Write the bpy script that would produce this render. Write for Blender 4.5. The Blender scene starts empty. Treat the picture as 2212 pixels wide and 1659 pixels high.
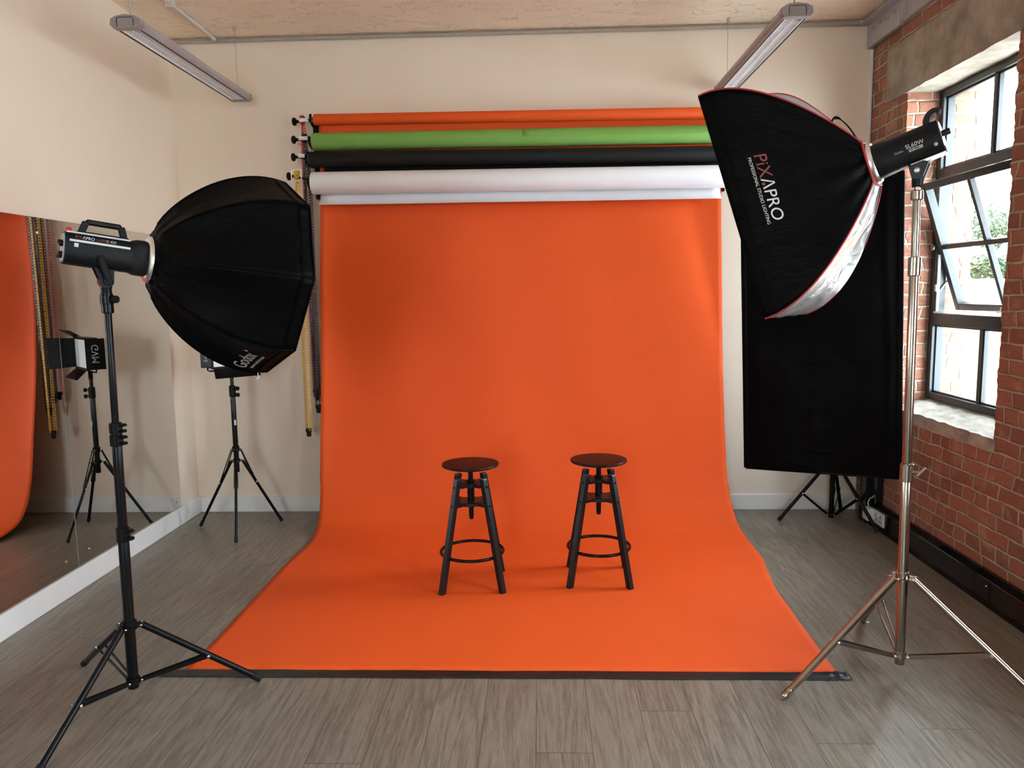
import bpy, bmesh, math, random
from mathutils import Vector, Matrix, noise
V = Vector
PI = math.pi
rnd = random.Random(7)
SC = bpy.context.scene
COL = SC.collection
def R(d): return math.radians(d)
def lerp(a, b, t): return a + (b - a) * t

# ------------------------------------------------------------------ materials
MATS = {}
class NT:
    """small helper around a material node tree"""
    def __init__(s, name):
        s.m = bpy.data.materials.new(name); s.m.use_nodes = True
        s.t = s.m.node_tree; s.b = s.t.nodes['Principled BSDF']; s.out = s.t.nodes['Material Output']
        s.co = None
    def n(s, ty, **kw):
        nd = s.t.nodes.new(ty)
        for k, v in kw.items(): setattr(nd, k, v)
        return nd
    def l(s, a, b): s.t.links.new(a, b)
    def setv(s, sock, v):
        if hasattr(v, 'bl_idname') or isinstance(v, bpy.types.NodeSocket): s.l(v, sock)
        else: sock.default_value = v
    def coord(s):
        if s.co is None: s.co = s.n('ShaderNodeTexCoord').outputs['Object']
        return s.co
    def mapping(s, scale=(1, 1, 1), loc=(0, 0, 0), rot=(0, 0, 0), vec=None):
        mp = s.n('ShaderNodeMapping'); s.l(vec or s.coord(), mp.inputs['Vector'])
        mp.inputs['Scale'].default_value = scale; mp.inputs['Location'].default_value = loc; mp.inputs['Rotation'].default_value = rot
        return mp.outputs[0]
    def noise(s, scale, detail=4, rough=.55, vec=None, dist=0):
        nd = s.n('ShaderNodeTexNoise'); s.l(vec or s.coord(), nd.inputs['Vector'])
        nd.inputs['Scale'].default_value = scale; nd.inputs['Detail'].default_value = detail
        nd.inputs['Roughness'].default_value = rough; nd.inputs['Distortion'].default_value = dist
        return nd.outputs['Fac']
    def math(s, op, a, b=0.0, c=None, clamp=False):
        nd = s.n('ShaderNodeMath', operation=op, use_clamp=clamp)
        s.setv(nd.inputs[0], a); s.setv(nd.inputs[1], b)
        if c is not None: s.setv(nd.inputs[2], c)
        return nd.outputs[0]
    def mix(s, f, a, b, bt='MIX'):
        nd = s.n('ShaderNodeMix', data_type='RGBA', blend_type=bt)
        s.setv(nd.inputs[0], f); s.setv(nd.inputs[6], a); s.setv(nd.inputs[7], b)
        return nd.outputs[2]
    def ramp(s, f, stops):
        nd = s.n('ShaderNodeValToRGB'); s.l(f, nd.inputs[0]); e = nd.color_ramp.elements
        while len(e) < len(stops): e.new(.5)
        for el, (p, c) in zip(e, stops):
            el.position = p; el.color = c if len(c) == 4 else (*c, 1)
        return nd.outputs[0]
    def bump(s, h, strength=.3, dist=.01, nrm=None):
        nd = s.n('ShaderNodeBump'); s.l(h, nd.inputs['Height'])
        nd.inputs['Strength'].default_value = strength; nd.inputs['Distance'].default_value = dist
        if nrm is not None: s.l(nrm, nd.inputs['Normal'])
        s.l(nd.outputs[0], s.b.inputs['Normal']); return nd.outputs[0]
    def done(s, color=None, rough=None, metal=None, **kw):
        if color is not None: s.setv(s.b.inputs['Base Color'], color if not isinstance(color, tuple) else (*color[:3], 1))
        if rough is not None: s.setv(s.b.inputs['Roughness'], rough)
        if metal is not None: s.b.inputs['Metallic'].default_value = metal
        for k, v in kw.items(): s.b.inputs[k.replace('_', ' ')].default_value = v
        return s.m

def simple(name, col, rough=.5, metal=0., var=.12, nscale=30, bump=.05, bscale=200, bdist=.001, **kw):
    """plain material with a little procedural variation in colour and relief"""
    t = NT(name)
    f = t.noise(nscale, 3)
    c = t.mix(f, (*[x * (1 - var) for x in col], 1), (*[min(1, x * (1 + var)) for x in col], 1))
    if bump: t.bump(t.noise(bscale, 2), bump, bdist)
    return t.done(c, rough, metal, **kw)

def fabric(name, col, rough=.5, wr=.5, scale=7, stretch=(1, 1, 2.2), sheen=.0, wdist=.02, spec=.5):
    t = NT(name)
    w = t.noise(scale, 3, .5, t.mapping(stretch), .6)
    fold = t.math('ABSOLUTE', t.math('SUBTRACT', w, .5))
    n1 = t.bump(fold, wr, wdist)
    t.bump(t.noise(900, 1), .12, .0006, n1)
    c = t.mix(t.noise(4, 2), (*[x * .85 for x in col], 1), (*[x * 1.15 for x in col], 1))
    t.b.inputs['Sheen Weight'].default_value = sheen; t.b.inputs['Specular IOR Level'].default_value = spec
    return t.done(c, rough)

M = {}
def make_materials():
    # painted plaster
    t = NT('white_wall_paint')
    f = t.noise(1.3, 4); g = t.noise(60, 3)
    c = t.mix(f, (.80, .682, .547, 1), (.84, .728, .592, 1))
    t.bump(g, .05, .004); M['wall'] = t.done(c, .62)
    M['skirting'] = simple('white_gloss_paint', (.80, .79, .77), .38, bump=.03, var=.02, nscale=4)
    # ceiling: board-marked, flaking painted concrete
    t = NT('board_marked_concrete_paint')
    x = t.n('ShaderNodeSeparateXYZ'); t.l(t.coord(), x.inputs[0])
    wob = t.math('MULTIPLY', t.math('SUBTRACT', t.noise(1.1, 3), .5), .05)
    xs = t.math('ADD', x.outputs[0], wob)
    fr = t.math('FRACT', t.math('MULTIPLY', xs, 1 / .165))
    line = t.math('LESS_THAN', t.math('ABSOLUTE', t.math('SUBTRACT', fr, .5)), .035)
    brk = t.math('GREATER_THAN', t.noise(2.3, 2, .5, t.mapping((2.5, .8, 1))), .52)
    line = t.math('MULTIPLY', line, brk)
    fl = t.noise(5.5, 5, .6, t.mapping((1, 1.6, 1)), .5)
    flake = t.ramp(fl, [(.56, (0, 0, 0)), (.585, (1, 1, 1))])
    vor = t.noise(34, 3)
    patch = t.math('MULTIPLY', t.math('GREATER_THAN', vor, .60), t.math('GREATER_THAN', t.noise(1.7, 3), .56))
    hgt = t.math('ADD', t.math('MULTIPLY', flake, .5), t.math('MULTIPLY', line, .7))
    hgt = t.math('SUBTRACT', hgt, t.math('MULTIPLY', patch, .6))
    hgt = t.math('ADD', hgt, t.math('MULTIPLY', t.noise(90, 3), .12))
    c = t.mix(t.noise(3, 3), (.84, .69, .53, 1), (.92, .79, .63, 1))
    c = t.mix(t.math('MULTIPLY', patch, .28), c, (.40, .32, .26, 1))
    t.bump(hgt, .7, .018); M['ceiling'] = t.done(c, .8)
    # grey-brown laminate boards running along Y
    t = NT('grey_oak_laminate')
    x = t.n('ShaderNodeSeparateXYZ'); t.l(t.coord(), x.inputs[0])
    PW, PL = .193, 1.95
    rowf = t.math('MULTIPLY', t.math('ADD', x.outputs[0], 10.0 * PW - .164), 1 / PW)
    row = t.math('FLOOR', rowf)
    wn = t.n('ShaderNodeTexWhiteNoise', noise_dimensions='1D'); t.l(row, wn.inputs['W'])
    yf = t.math('ADD', t.math('MULTIPLY', t.math('ADD', x.outputs[1], 20), 1 / PL), wn.outputs['Value'])
    idx = t.math('FLOOR', yf)
    cmb = t.n('ShaderNodeCombineXYZ'); t.l(row, cmb.inputs[0]); t.l(idx, cmb.inputs[1])
    wn2 = t.n('ShaderNodeTexWhiteNoise', noise_dimensions='2D'); t.l(cmb.outputs[0], wn2.inputs['Vector'])
    fx = t.math('FRACT', rowf); fy = t.math('FRACT', yf)
    ex = t.math('MINIMUM', fx, t.math('SUBTRACT', 1, fx)); ey = t.math('MINIMUM', fy, t.math('SUBTRACT', 1, fy))
    seam = t.math('MAXIMUM', t.math('LESS_THAN', ex, .0075), t.math('LESS_THAN', ey, .0009))
    # grain coordinates, shifted per board
    off = t.n('ShaderNodeVectorMath', operation='MULTIPLY_ADD')
    t.l(wn2.outputs['Color'], off.inputs[0]); off.inputs[1].default_value = (7, 11, 0); t.l(t.coord(), off.inputs[2])
    lowv = t.mapping((8.5, .55, 1), vec=off.outputs[0])
    cath = t.noise(1.0, 3, .5, lowv, .3)
    rings = t.math('SINE', t.math('MULTIPLY', cath, 62))
    fine = t.noise(1.0, 6, .7, t.mapping((210, 9, 1), vec=off.outputs[0]))
    pore = t.noise(1.0, 3, .6, t.mapping((420, 22, 1), vec=off.outputs[0]))
    dark = t.ramp(fine, [(.36, (.120, .100, .074)), (.66, (.265, .232, .185))])
    c = t.mix(t.math('MULTIPLY_ADD', rings, .15, .17), dark, (.40, .365, .305, 1))
    c = t.mix(t.math('MULTIPLY', t.math('GREATER_THAN', pore, .60), .35), c, (.12, .10, .085, 1))
    tone = t.ramp(wn2.outputs['Value'], [(0, (.84, .83, .82)), (1, (.99, .985, .97))])
    c = t.mix(1.0, c, tone, 'MULTIPLY')
    knot = t.ramp(t.noise(1.0, 2, .5, t.mapping((5, 2.6, 1), vec=off.outputs[0])), [(.70, (0, 0, 0)), (.80, (1, 1, 1))])
    c = t.mix(t.math('MULTIPLY', knot, .45), c, (.12, .09, .07, 1))
    c = t.mix(t.math('MULTIPLY', seam, .8), c, (.05, .042, .035, 1))
    h = t.math('SUBTRACT', t.math('ADD', t.math('MULTIPLY', fine, .5), t.math('MULTIPLY', pore, .4)), t.math('MULTIPLY', seam, 1.2))
    t.bump(h, .42, .0035)
    M['floor'] = t.done(c, t.ramp(fine, [(.3, (.40, .40, .40)), (.7, (.27, .27, .27))]))
    # brick
    for key, sat in (('brick', 1.0),):
        t = NT('weathered_red_brick')
        x = t.n('ShaderNodeSeparateXYZ'); t.l(t.coord(), x.inputs[0])
        u = t.math('ADD', x.outputs[0], x.outputs[1])
        cm = t.n('ShaderNodeCombineXYZ'); t.l(u, cm.inputs[0]); t.l(x.outputs[2], cm.inputs[1])
        nz = t.n('ShaderNodeTexNoise'); t.l(cm.outputs[0], nz.inputs['Vector']); nz.inputs['Scale'].default_value = 8; nz.inputs['Detail'].default_value = 3; nz.inputs['Roughness'].default_value = .45
        va = t.n('ShaderNodeVectorMath', operation='MULTIPLY_ADD'); t.l(nz.outputs['Color'], va.inputs[0])
        va.inputs[1].default_value = (.032, .022, 0); t.l(cm.outputs[0], va.inputs[2])
        n2 = t.n('ShaderNodeTexNoise'); t.l(cm.outputs[0], n2.inputs['Vector']); n2.inputs['Scale'].default_value = 1.6; n2.inputs['Detail'].default_value = 1
        vb = t.n('ShaderNodeVectorMath', operation='MULTIPLY_ADD'); t.l(n2.outputs['Color'], vb.inputs[0])
        vb.inputs[1].default_value = (.25, .026, 0); t.l(va.outputs[0], vb.inputs[2])
        br = t.n('ShaderNodeTexBrick', offset=.46, offset_frequency=2, squash=.54, squash_frequency=3)
        t.l(vb.outputs[0], br.inputs['Vector'])
        br.inputs['Scale'].default_value = 1; br.inputs['Mortar Size'].default_value = .0095; br.inputs['Mortar Smooth'].default_value = .6
        br.inputs['Brick Width'].default_value = .222; br.inputs['Row Height'].default_value = .0765; br.inputs['Bias'].default_value = -.1
        br.inputs['Color1'].default_value = (.45, .178, .102, 1); br.inputs['Color2'].default_value = (.255, .105, .068, 1)
        mort = t.ramp(t.noise(11, 4, .6), [(.3, (.40, .32, .225)), (.65, (.66, .57, .43))]); t.l(mort, br.inputs['Mortar'])
        spots = t.noise(38, 4, .6)
        c = t.mix(t.math('MULTIPLY', spots, .5), br.outputs['Color'], (.24, .10, .065, 1))
        smear = t.ramp(t.noise(6.5, 6, .72), [(.55, (0, 0, 0)), (.63, (1, 1, 1))])
        c = t.mix(t.math('MULTIPLY', smear, .40), c, (.52, .42, .29, 1))
        white = t.math('GREATER_THAN', t.noise(24, 4, .7), .685)
        c = t.mix(t.math('MULTIPLY', white, .55), c, (.70, .62, .50, 1))
        pits = t.math('GREATER_THAN', t.noise(58, 2), .715)
        c = t.mix(t.math('MULTIPLY', pits, .7), c, (.05, .03, .025, 1))
        h = t.math('SUBTRACT', t.math('MULTIPLY', t.noise(55, 5, .65), .6), t.math('MULTIPLY', br.outputs['Fac'], .7))
        h = t.math('SUBTRACT', h, t.math('MULTIPLY', pits, .5))
        t.bump(h, .9, .016); M[key] = t.done(c, .85)
    t = NT('old_concrete')
    c = t.ramp(t.noise(5, 6, .65), [(.3, (.20, .168, .128)), (.5, (.33, .285, .22)), (.72, (.46, .41, .335))])
    crack = t.ramp(t.noise(3.2, 3, .6, None, 1.5), [(.494, (0, 0, 0)), (.5, (1, 1, 1)), (.506, (0, 0, 0))])
    c = t.mix(t.math('MULTIPLY', crack, .12), c, (.07, .05, .04, 1))
    c = t.mix(t.math('MULTIPLY', t.math('GREATER_THAN', t.noise(80, 2), .70), .6), c, (.09, .06, .05, 1))
    t.bump(t.math('ADD', t.noise(18, 6, .7), t.math('MULTIPLY', t.noise(120, 2), .3)), .6, .012)
    M['concrete'] = t.done(c, .85)
    t = NT('pale_sill_cement')
    c = t.ramp(t.noise(9, 5, .65, t.mapping((1, .6, 1))), [(.36, (.25, .225, .175)), (.55, (.40, .375, .315)), (.72, (.54, .51, .45))])
    t.bump(t.noise(22, 5, .7), .5, .012); M['cement'] = t.done(c, .85)
    M['window_metal'] = simple('anthracite_window_paint', (.028, .034, .036), .35, bump=.04)
    M['silver'] = simple('zinc_plated_steel', (.70, .71, .72), .28, 1.0, bump=.03)
    M['chrome'] = simple('brushed_nickel', (.38, .33, .275), .2, 1.0, var=.03, bump=.02)
    M['alu'] = simple('bare_aluminium', (.78, .78, .78), .25, 1.0, bump=.02)
    M['steel_paint'] = simple('grey_steel_paint', (.42, .42, .43), .5, bump=.1, bscale=60)
    M['trunk'] = simple('gloss_black_paint', (.008, .009, .010), .11, bump=.03, bscale=40)
    M['black_metal'] = simple('black_satin_metal', (.006, .006, .0065), .25, bump=.02, Specular_IOR_Level=0.16)
    M['black_plastic'] = simple('black_plastic', (.007, .007, .0075), .40, bump=.06, Specular_IOR_Level=0.15)
    M['black_grip'] = simple('dull_black_rubber', (.010, .010, .0105), .6, Specular_IOR_Level=0.2)
    M['black_wood'] = simple('black_lacquered_wood', (.010, .0095, .0095), .36, bump=.06, bscale=90, Specular_IOR_Level=0.35)
    M['seat_black'] = simple('black_seat_lacquer', (.008, .007, .0068), .36, bump=.02, Specular_IOR_Level=.12)
    M['black_fabric'] = fabric('black_softbox_nylon', (.0024, .0024, .0024), .46, .35, 9, (1, 1, 2.0), spec=.035)
    M['black_cloth'] = fabric('black_backdrop_cloth', (.0022, .0022, .0024), .5, .25, 5, spec=.04)
    M['silver_fabric'] = fabric('silver_reflective_fabric', (.25, .262, .25), .34, .6, 8, (1, 1, 1), wdist=.03)
    M['white_fabric'] = fabric('white_diffuser_fabric', (.82, .82, .80), .7, .1)
    M['red_piping'] = simple('red_binding_tape', (.34, .012, .018), .6)
    def paper(name, col, rough=.62, v=.03):
        t = NT(name)
        c = t.mix(t.noise(2.2, 3), (*[q * (1 - v) for q in col], 1), (*[min(1, q * (1 + v)) for q in col], 1))
        n1 = t.bump(t.noise(1.7, 2), .10, .03)
        t.bump(t.noise(500, 2), .06, .0008, n1)
        return t.done(c, rough, Specular_IOR_Level=.18)
    M['orange'] = paper('orange_backdrop_paper', (.80, .105, .018), .6)
    M['green'] = paper('green_backdrop_paper', (.21, .42, .095))
    M['blackpaper'] = paper('black_backdrop_paper', (.012, .011, .0105))
    M['whitepaper'] = paper('white_backdrop_paper', (.82, .81, .83))
    M['card'] = simple('brown_card_core', (.42, .30, .19), .8)
    M['tape'] = simple('black_gaffer_tape', (.013, .012, .012), .34, bump=.3, bscale=30, bdist=.004)
    M['red_chain'] = simple('red_plastic', (.42, .012, .018), .4)
    M['yellow_chain'] = simple('yellow_plastic', (.68, .38, .015), .4)
    M['black_chain'] = simple('navy_black_plastic', (.012, .012, .018), .4)
    M['white_plastic'] = simple('white_plastic', (.80, .80, .79), .35)
    M['grey_plastic'] = simple('light_grey_plastic', (.50, .51, .51), .45)
    M['lamp_grey'] = simple('grey_lamp_enamel', (.27, .24, .235), .42, bump=.05)
    M['lamp_side'] = simple('grey_lamp_side_enamel', (.36, .325, .32), .42, bump=.05)
    M['louvre'] = simple('silver_louvre', (.84, .83, .81), .3, .0, bump=.0)
    M['lamp_white'] = simple('white_enamel', (.85, .84, .82), .4)
    M['pipe_paint'] = simple('cream_pipe_paint', (.66, .60, .54), .55)
    M['pipe_grey'] = simple('grey_pipe_paint', (.38, .34, .29), .55)
    M['label_white'] = simple('white_print', (.60, .60, .60), .5, bump=0)
    M['label_pale'] = simple('pale_grey_print', (.42, .39, .38), .5, bump=0)
    M['label_red'] = simple('red_print', (.20, .030, .022), .5, bump=0)
    M['label_dark'] = simple('dark_print', (.02, .02, .02), .5, bump=0)
    M['red_lens'] = simple('red_lens_plastic', (.70, .02, .02), .15)
    t = NT('silvered_mirror'); t.b.inputs['Metallic'].default_value = 1
    c = t.mix(t.noise(.6, 2), (.80, .81, .79, 1), (.83, .84, .82, 1)); M['mirror'] = t.done(c, .0)
    M['mirror_edge'] = simple('mirror_edge_glass', (.30, .27, .24), .2)
    # thin window glass: clear with a faint reflection
    m = bpy.data.materials.new('thin_window_glass'); m.use_nodes = True; nt = m.node_tree; nt.nodes.clear()
    o = nt.nodes.new('ShaderNodeOutputMaterial'); mx = nt.nodes.new('ShaderNodeMixShader'); tr = nt.nodes.new('ShaderNodeBsdfTransparent'); gl = nt.nodes.new('ShaderNodeBsdfGlossy')
    lw = nt.nodes.new('ShaderNodeLayerWeight'); lw.inputs[0].default_value = .5
    pw = nt.nodes.new('ShaderNodeMath'); pw.operation = 'POWER'; pw.inputs[1].default_value = 5; nt.links.new(lw.outputs['Facing'], pw.inputs[0])
    ad = nt.nodes.new('ShaderNodeMath'); ad.operation = 'MULTIPLY_ADD'; ad.inputs[1].default_value = .8; ad.inputs[2].default_value = .05; nt.links.new(pw.outputs[0], ad.inputs[0])
    tr.inputs[0].default_value = (.93, .96, .95, 1); gl.inputs['Roughness'].default_value = .01
    nt.links.new(ad.outputs[0], mx.inputs[0]); nt.links.new(tr.outputs[0], mx.inputs[1]); nt.links.new(gl.outputs[0], mx.inputs[2]); nt.links.new(mx.outputs[0], o.inputs[0])
    M['glass'] = m
    # outside
    t = NT('tree_foliage')
    c = t.ramp(t.noise(1.4, 4), [(.35, (.035, .06, .03)), (.7, (.10, .12, .05))]); M['leaf'] = t.done(c, .7)
    M['bark'] = simple('bark', (.08, .06, .045), .9)
    M['render_wall'] = simple('pale_render', (.72, .71, .69), .8, nscale=1)
    M['terracotta'] = simple('terracotta_roof', (.50, .20, .07), .8, nscale=2)
    M['outdoor'] = simple('outdoor_ground', (.74, .73, .70), .9, nscale=.5)

# ------------------------------------------------------------------ mesh builder
def frame_of(d, up=V((0, 0, 1))):
    d = d.normalized()
    if abs(d.dot(up)) > .995: up = V((0, 1, 0))
    x = d.cross(up).normalized(); y = x.cross(d).normalized()
    return x, y, d

class MB:
    def __init__(s): s.v = []; s.f = []
    def add(s, vs, fs):
        k = len(s.v); s.v += [V(p) for p in vs]; s.f += [[i + k for i in q] for q in fs]; return s
    def box(s, c, size, b=0, rot=None, seg=1):
        bm = bmesh.new(); bmesh.ops.create_cube(bm, size=1)
        for v in bm.verts: v.co = V((v.co.x * size[0], v.co.y * size[1], v.co.z * size[2]))
        if b: bmesh.ops.bevel(bm, geom=bm.edges[:], offset=min(b, .49 * min(size)), segments=seg, affect='EDGES', profile=.5)
        bm.verts.index_update(); c = V(c)
        vs = [((rot @ v.co) if rot is not None else v.co) + c for v in bm.verts]
        s.add(vs, [[v.index for v in f.verts] for f in bm.faces]); bm.free(); return s
    def bb(s, lo, hi, b=0):
        lo = V(lo); hi = V(hi); return s.box((lo + hi) / 2, hi - lo, b)
    def bar(s, p0, p1, w, h, b=0, up=V((0, 0, 1))):
        p0 = V(p0); p1 = V(p1); x, y, d = frame_of(p1 - p0, up)
        return s.box((p0 + p1) / 2, (w, h, (p1 - p0).length), b, Matrix((x, y, d)).transposed())
    def loft(s, rings, caps=True, close=True):
        n = len(rings[0]); vs = [p for r in rings for p in r]; fs = []
        for i in range(len(rings) - 1):
            for j in range(n if close else n - 1):
                a = i * n + j; b = i * n + (j + 1) % n
                fs.append([a, b, b + n, a + n])
        if caps: fs.append(list(range(n))[::-1]); fs.append([(len(rings) - 1) * n + j for j in range(n)])
        return s.add(vs, fs)
    def cyl(s, p0, p1, r0, r1=None, n=20, caps=True):
        return s.lathe(p0, V(p1) - V(p0), [(0, r0), ((V(p1) - V(p0)).length, r0 if r1 is None else r1)], n, caps)
    def lathe(s, o, axis, prof, n=24, caps=True):
        o = V(o); x, y, d = frame_of(V(axis))
        rings = [[o + d * t + (x * math.cos(2 * PI * k / n) + y * math.sin(2 * PI * k / n)) * r for k in range(n)] for t, r in prof]
        return s.loft(rings, caps)
    def tube(s, pts, r, n=10, closed=False):
        pts = [V(p) for p in pts]; rings = []; m = len(pts); px = None
        for i, p in enumerate(pts):
            a = pts[i - 1] if (i > 0 or closed) else p; b = pts[(i + 1) % m] if (i < m - 1 or closed) else p
            d = (b - a).normalized()
            if px is None: x, y, _ = frame_of(d)
            else:
                x = (px - d * px.dot(d)).normalized(); y = d.cross(x)
                y = x.cross(d) if False else d.cross(x)
            px = x; rr = r[i] if isinstance(r, (list, tuple)) else r
            rings.append([p + (x * math.cos(2 * PI * k / n) + d.cross(x) * math.sin(2 * PI * k / n)) * rr for k in range(n)])
        if closed: rings.append(rings[0]); return s.loft(rings, False)
        return s.loft(rings, True)
    def grid(s, fn, nu, nv):
        vs = [fn(i / nu, j / nv) for i in range(nu + 1) for j in range(nv + 1)]
        fs = [[i * (nv + 1) + j, i * (nv + 1) + j + 1, (i + 1) * (nv + 1) + j + 1, (i + 1) * (nv + 1) + j] for i in range(nu) for j in range(nv)]
        return s.add(vs, fs)
    def ball(s, c, r, n=14, sc=(1, 1, 1)):
        c = V(c); rings = []
        for i in range(1, n):
            th = PI * i / n
            rings.append([c + V((r * sc[0] * math.sin(th) * math.cos(2 * PI * k / n), r * sc[1] * math.sin(th) * math.sin(2 * PI * k / n), r * sc[2] * math.cos(th))) for k in range(n)])
        return s.loft(rings, True)
    def build(s, name, mat, parent=None, org=None, smooth=35, solid=0, recalc=True):
        if parent is not None:
            o = parent
            while o.parent: o = o.parent
            org = o.location.copy()
        org = V(org) if org is not None else V((0, 0, 0))
        me = bpy.data.meshes.new(name)
        me.from_pydata([tuple(p - org) for p in s.v], [], s.f); me.validate()
        if recalc:
            bm = bmesh.new(); bm.from_mesh(me); bmesh.ops.recalc_face_normals(bm, faces=bm.faces); bm.to_mesh(me); bm.free()
        if smooth:
            me.polygons.foreach_set('use_smooth', [True] * len(me.polygons)); me.set_sharp_from_angle(angle=R(smooth))
        ob = bpy.data.objects.new(name, me); COL.objects.link(ob)
        me.materials.append(M[mat] if isinstance(mat, str) else mat)
        if parent is not None: ob.parent = parent
        else: ob.location = org
        if solid:
            md = ob.modifiers.new('thickness', 'SOLIDIFY'); md.thickness = solid; md.offset = 0
        return ob

def tag(o, label, cat, group=None, kind=None):
    if label: o['label'] = label
    if cat: o['category'] = cat
    if group: o['group'] = group
    if kind: o['kind'] = kind
    return o
def root(name, loc, label=None, cat=None, group=None, kind=None):
    o = bpy.data.objects.new(name, None); o.empty_display_size = .1; COL.objects.link(o); o.location = loc
    return tag(o, label, cat, group, kind)
def struct(o, label=None):
    o['kind'] = 'structure'
    if label: o['label'] = label
    return o
def copy_tree(o, parent=None):
    c = o.copy(); COL.objects.link(c); c.parent = parent
    for ch in list(o.children): copy_tree(ch, c)
    return c

def text_geo(body, width=None, height=None):
    """flat outline of a word, baseline at y=0, starting at x=0"""
    cu = bpy.data.curves.new('txt', 'FONT'); cu.body = body; cu.size = 1; cu.resolution_u = 4
    ob = bpy.data.objects.new('txt', cu); COL.objects.link(ob)
    dg = bpy.context.evaluated_depsgraph_get(); me = ob.evaluated_get(dg).to_mesh()
    vs = [v.co.copy() for v in me.vertices]; fs = [list(p.vertices) for p in me.polygons]
    ob.evaluated_get(dg).to_mesh_clear()
    bpy.data.objects.remove(ob); bpy.data.curves.remove(cu)
    x0 = min(v.x for v in vs); x1 = max(v.x for v in vs); y0 = 0; y1 = max(v.y for v in vs)
    sx = width / (x1 - x0) if width else None; sy = height / (y1 - y0) if height else None
    sx = sx or sy; sy = sy or sx
    return [V(((v.x - x0) * sx, (v.y - y0) * sy, 0)) for v in vs], fs, (x1 - x0) * sx
def text_on(name, body, mat, parent, fn, width=None, height=None, x0=0):
    vs, fs, w = text_geo(body, width, height)
    mb = MB(); mb.add([fn(v.x + x0, v.y) for v in vs], fs)
    return mb.build(name, mat, parent, smooth=0, recalc=False, solid=.0006), w

def catmull(pts, n):
    out = []; m = len(pts)
    for i in range(n + 1):
        t = i / n * (m - 1); k = min(int(t), m - 2); f = t - k
        p0 = V(pts[max(k - 1, 0)]); p1 = V(pts[k]); p2 = V(pts[k + 1]); p3 = V(pts[min(k + 2, m - 1)])
        out.append(.5 * ((2 * p1) + (p2 - p0) * f + (2 * p0 - 5 * p1 + 4 * p2 - p3) * f * f + (3 * p1 - p0 - 3 * p2 + p3) * f ** 3))
    return out

# ------------------------------------------------------------------ room
XL, XR, YB, YF, H = -2.49, 2.209, 5.29, -4.2, 3.285
XO = 2.63                                   # outer face of the brick wall
WZ0, WZ1 = .80, 2.712                       # window opening
OPEN = [(3.72, 4.78), (1.30, 2.36), (-1.10, -.04)]  # first opening is in view; the others are unseen, added to supply daylight

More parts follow.
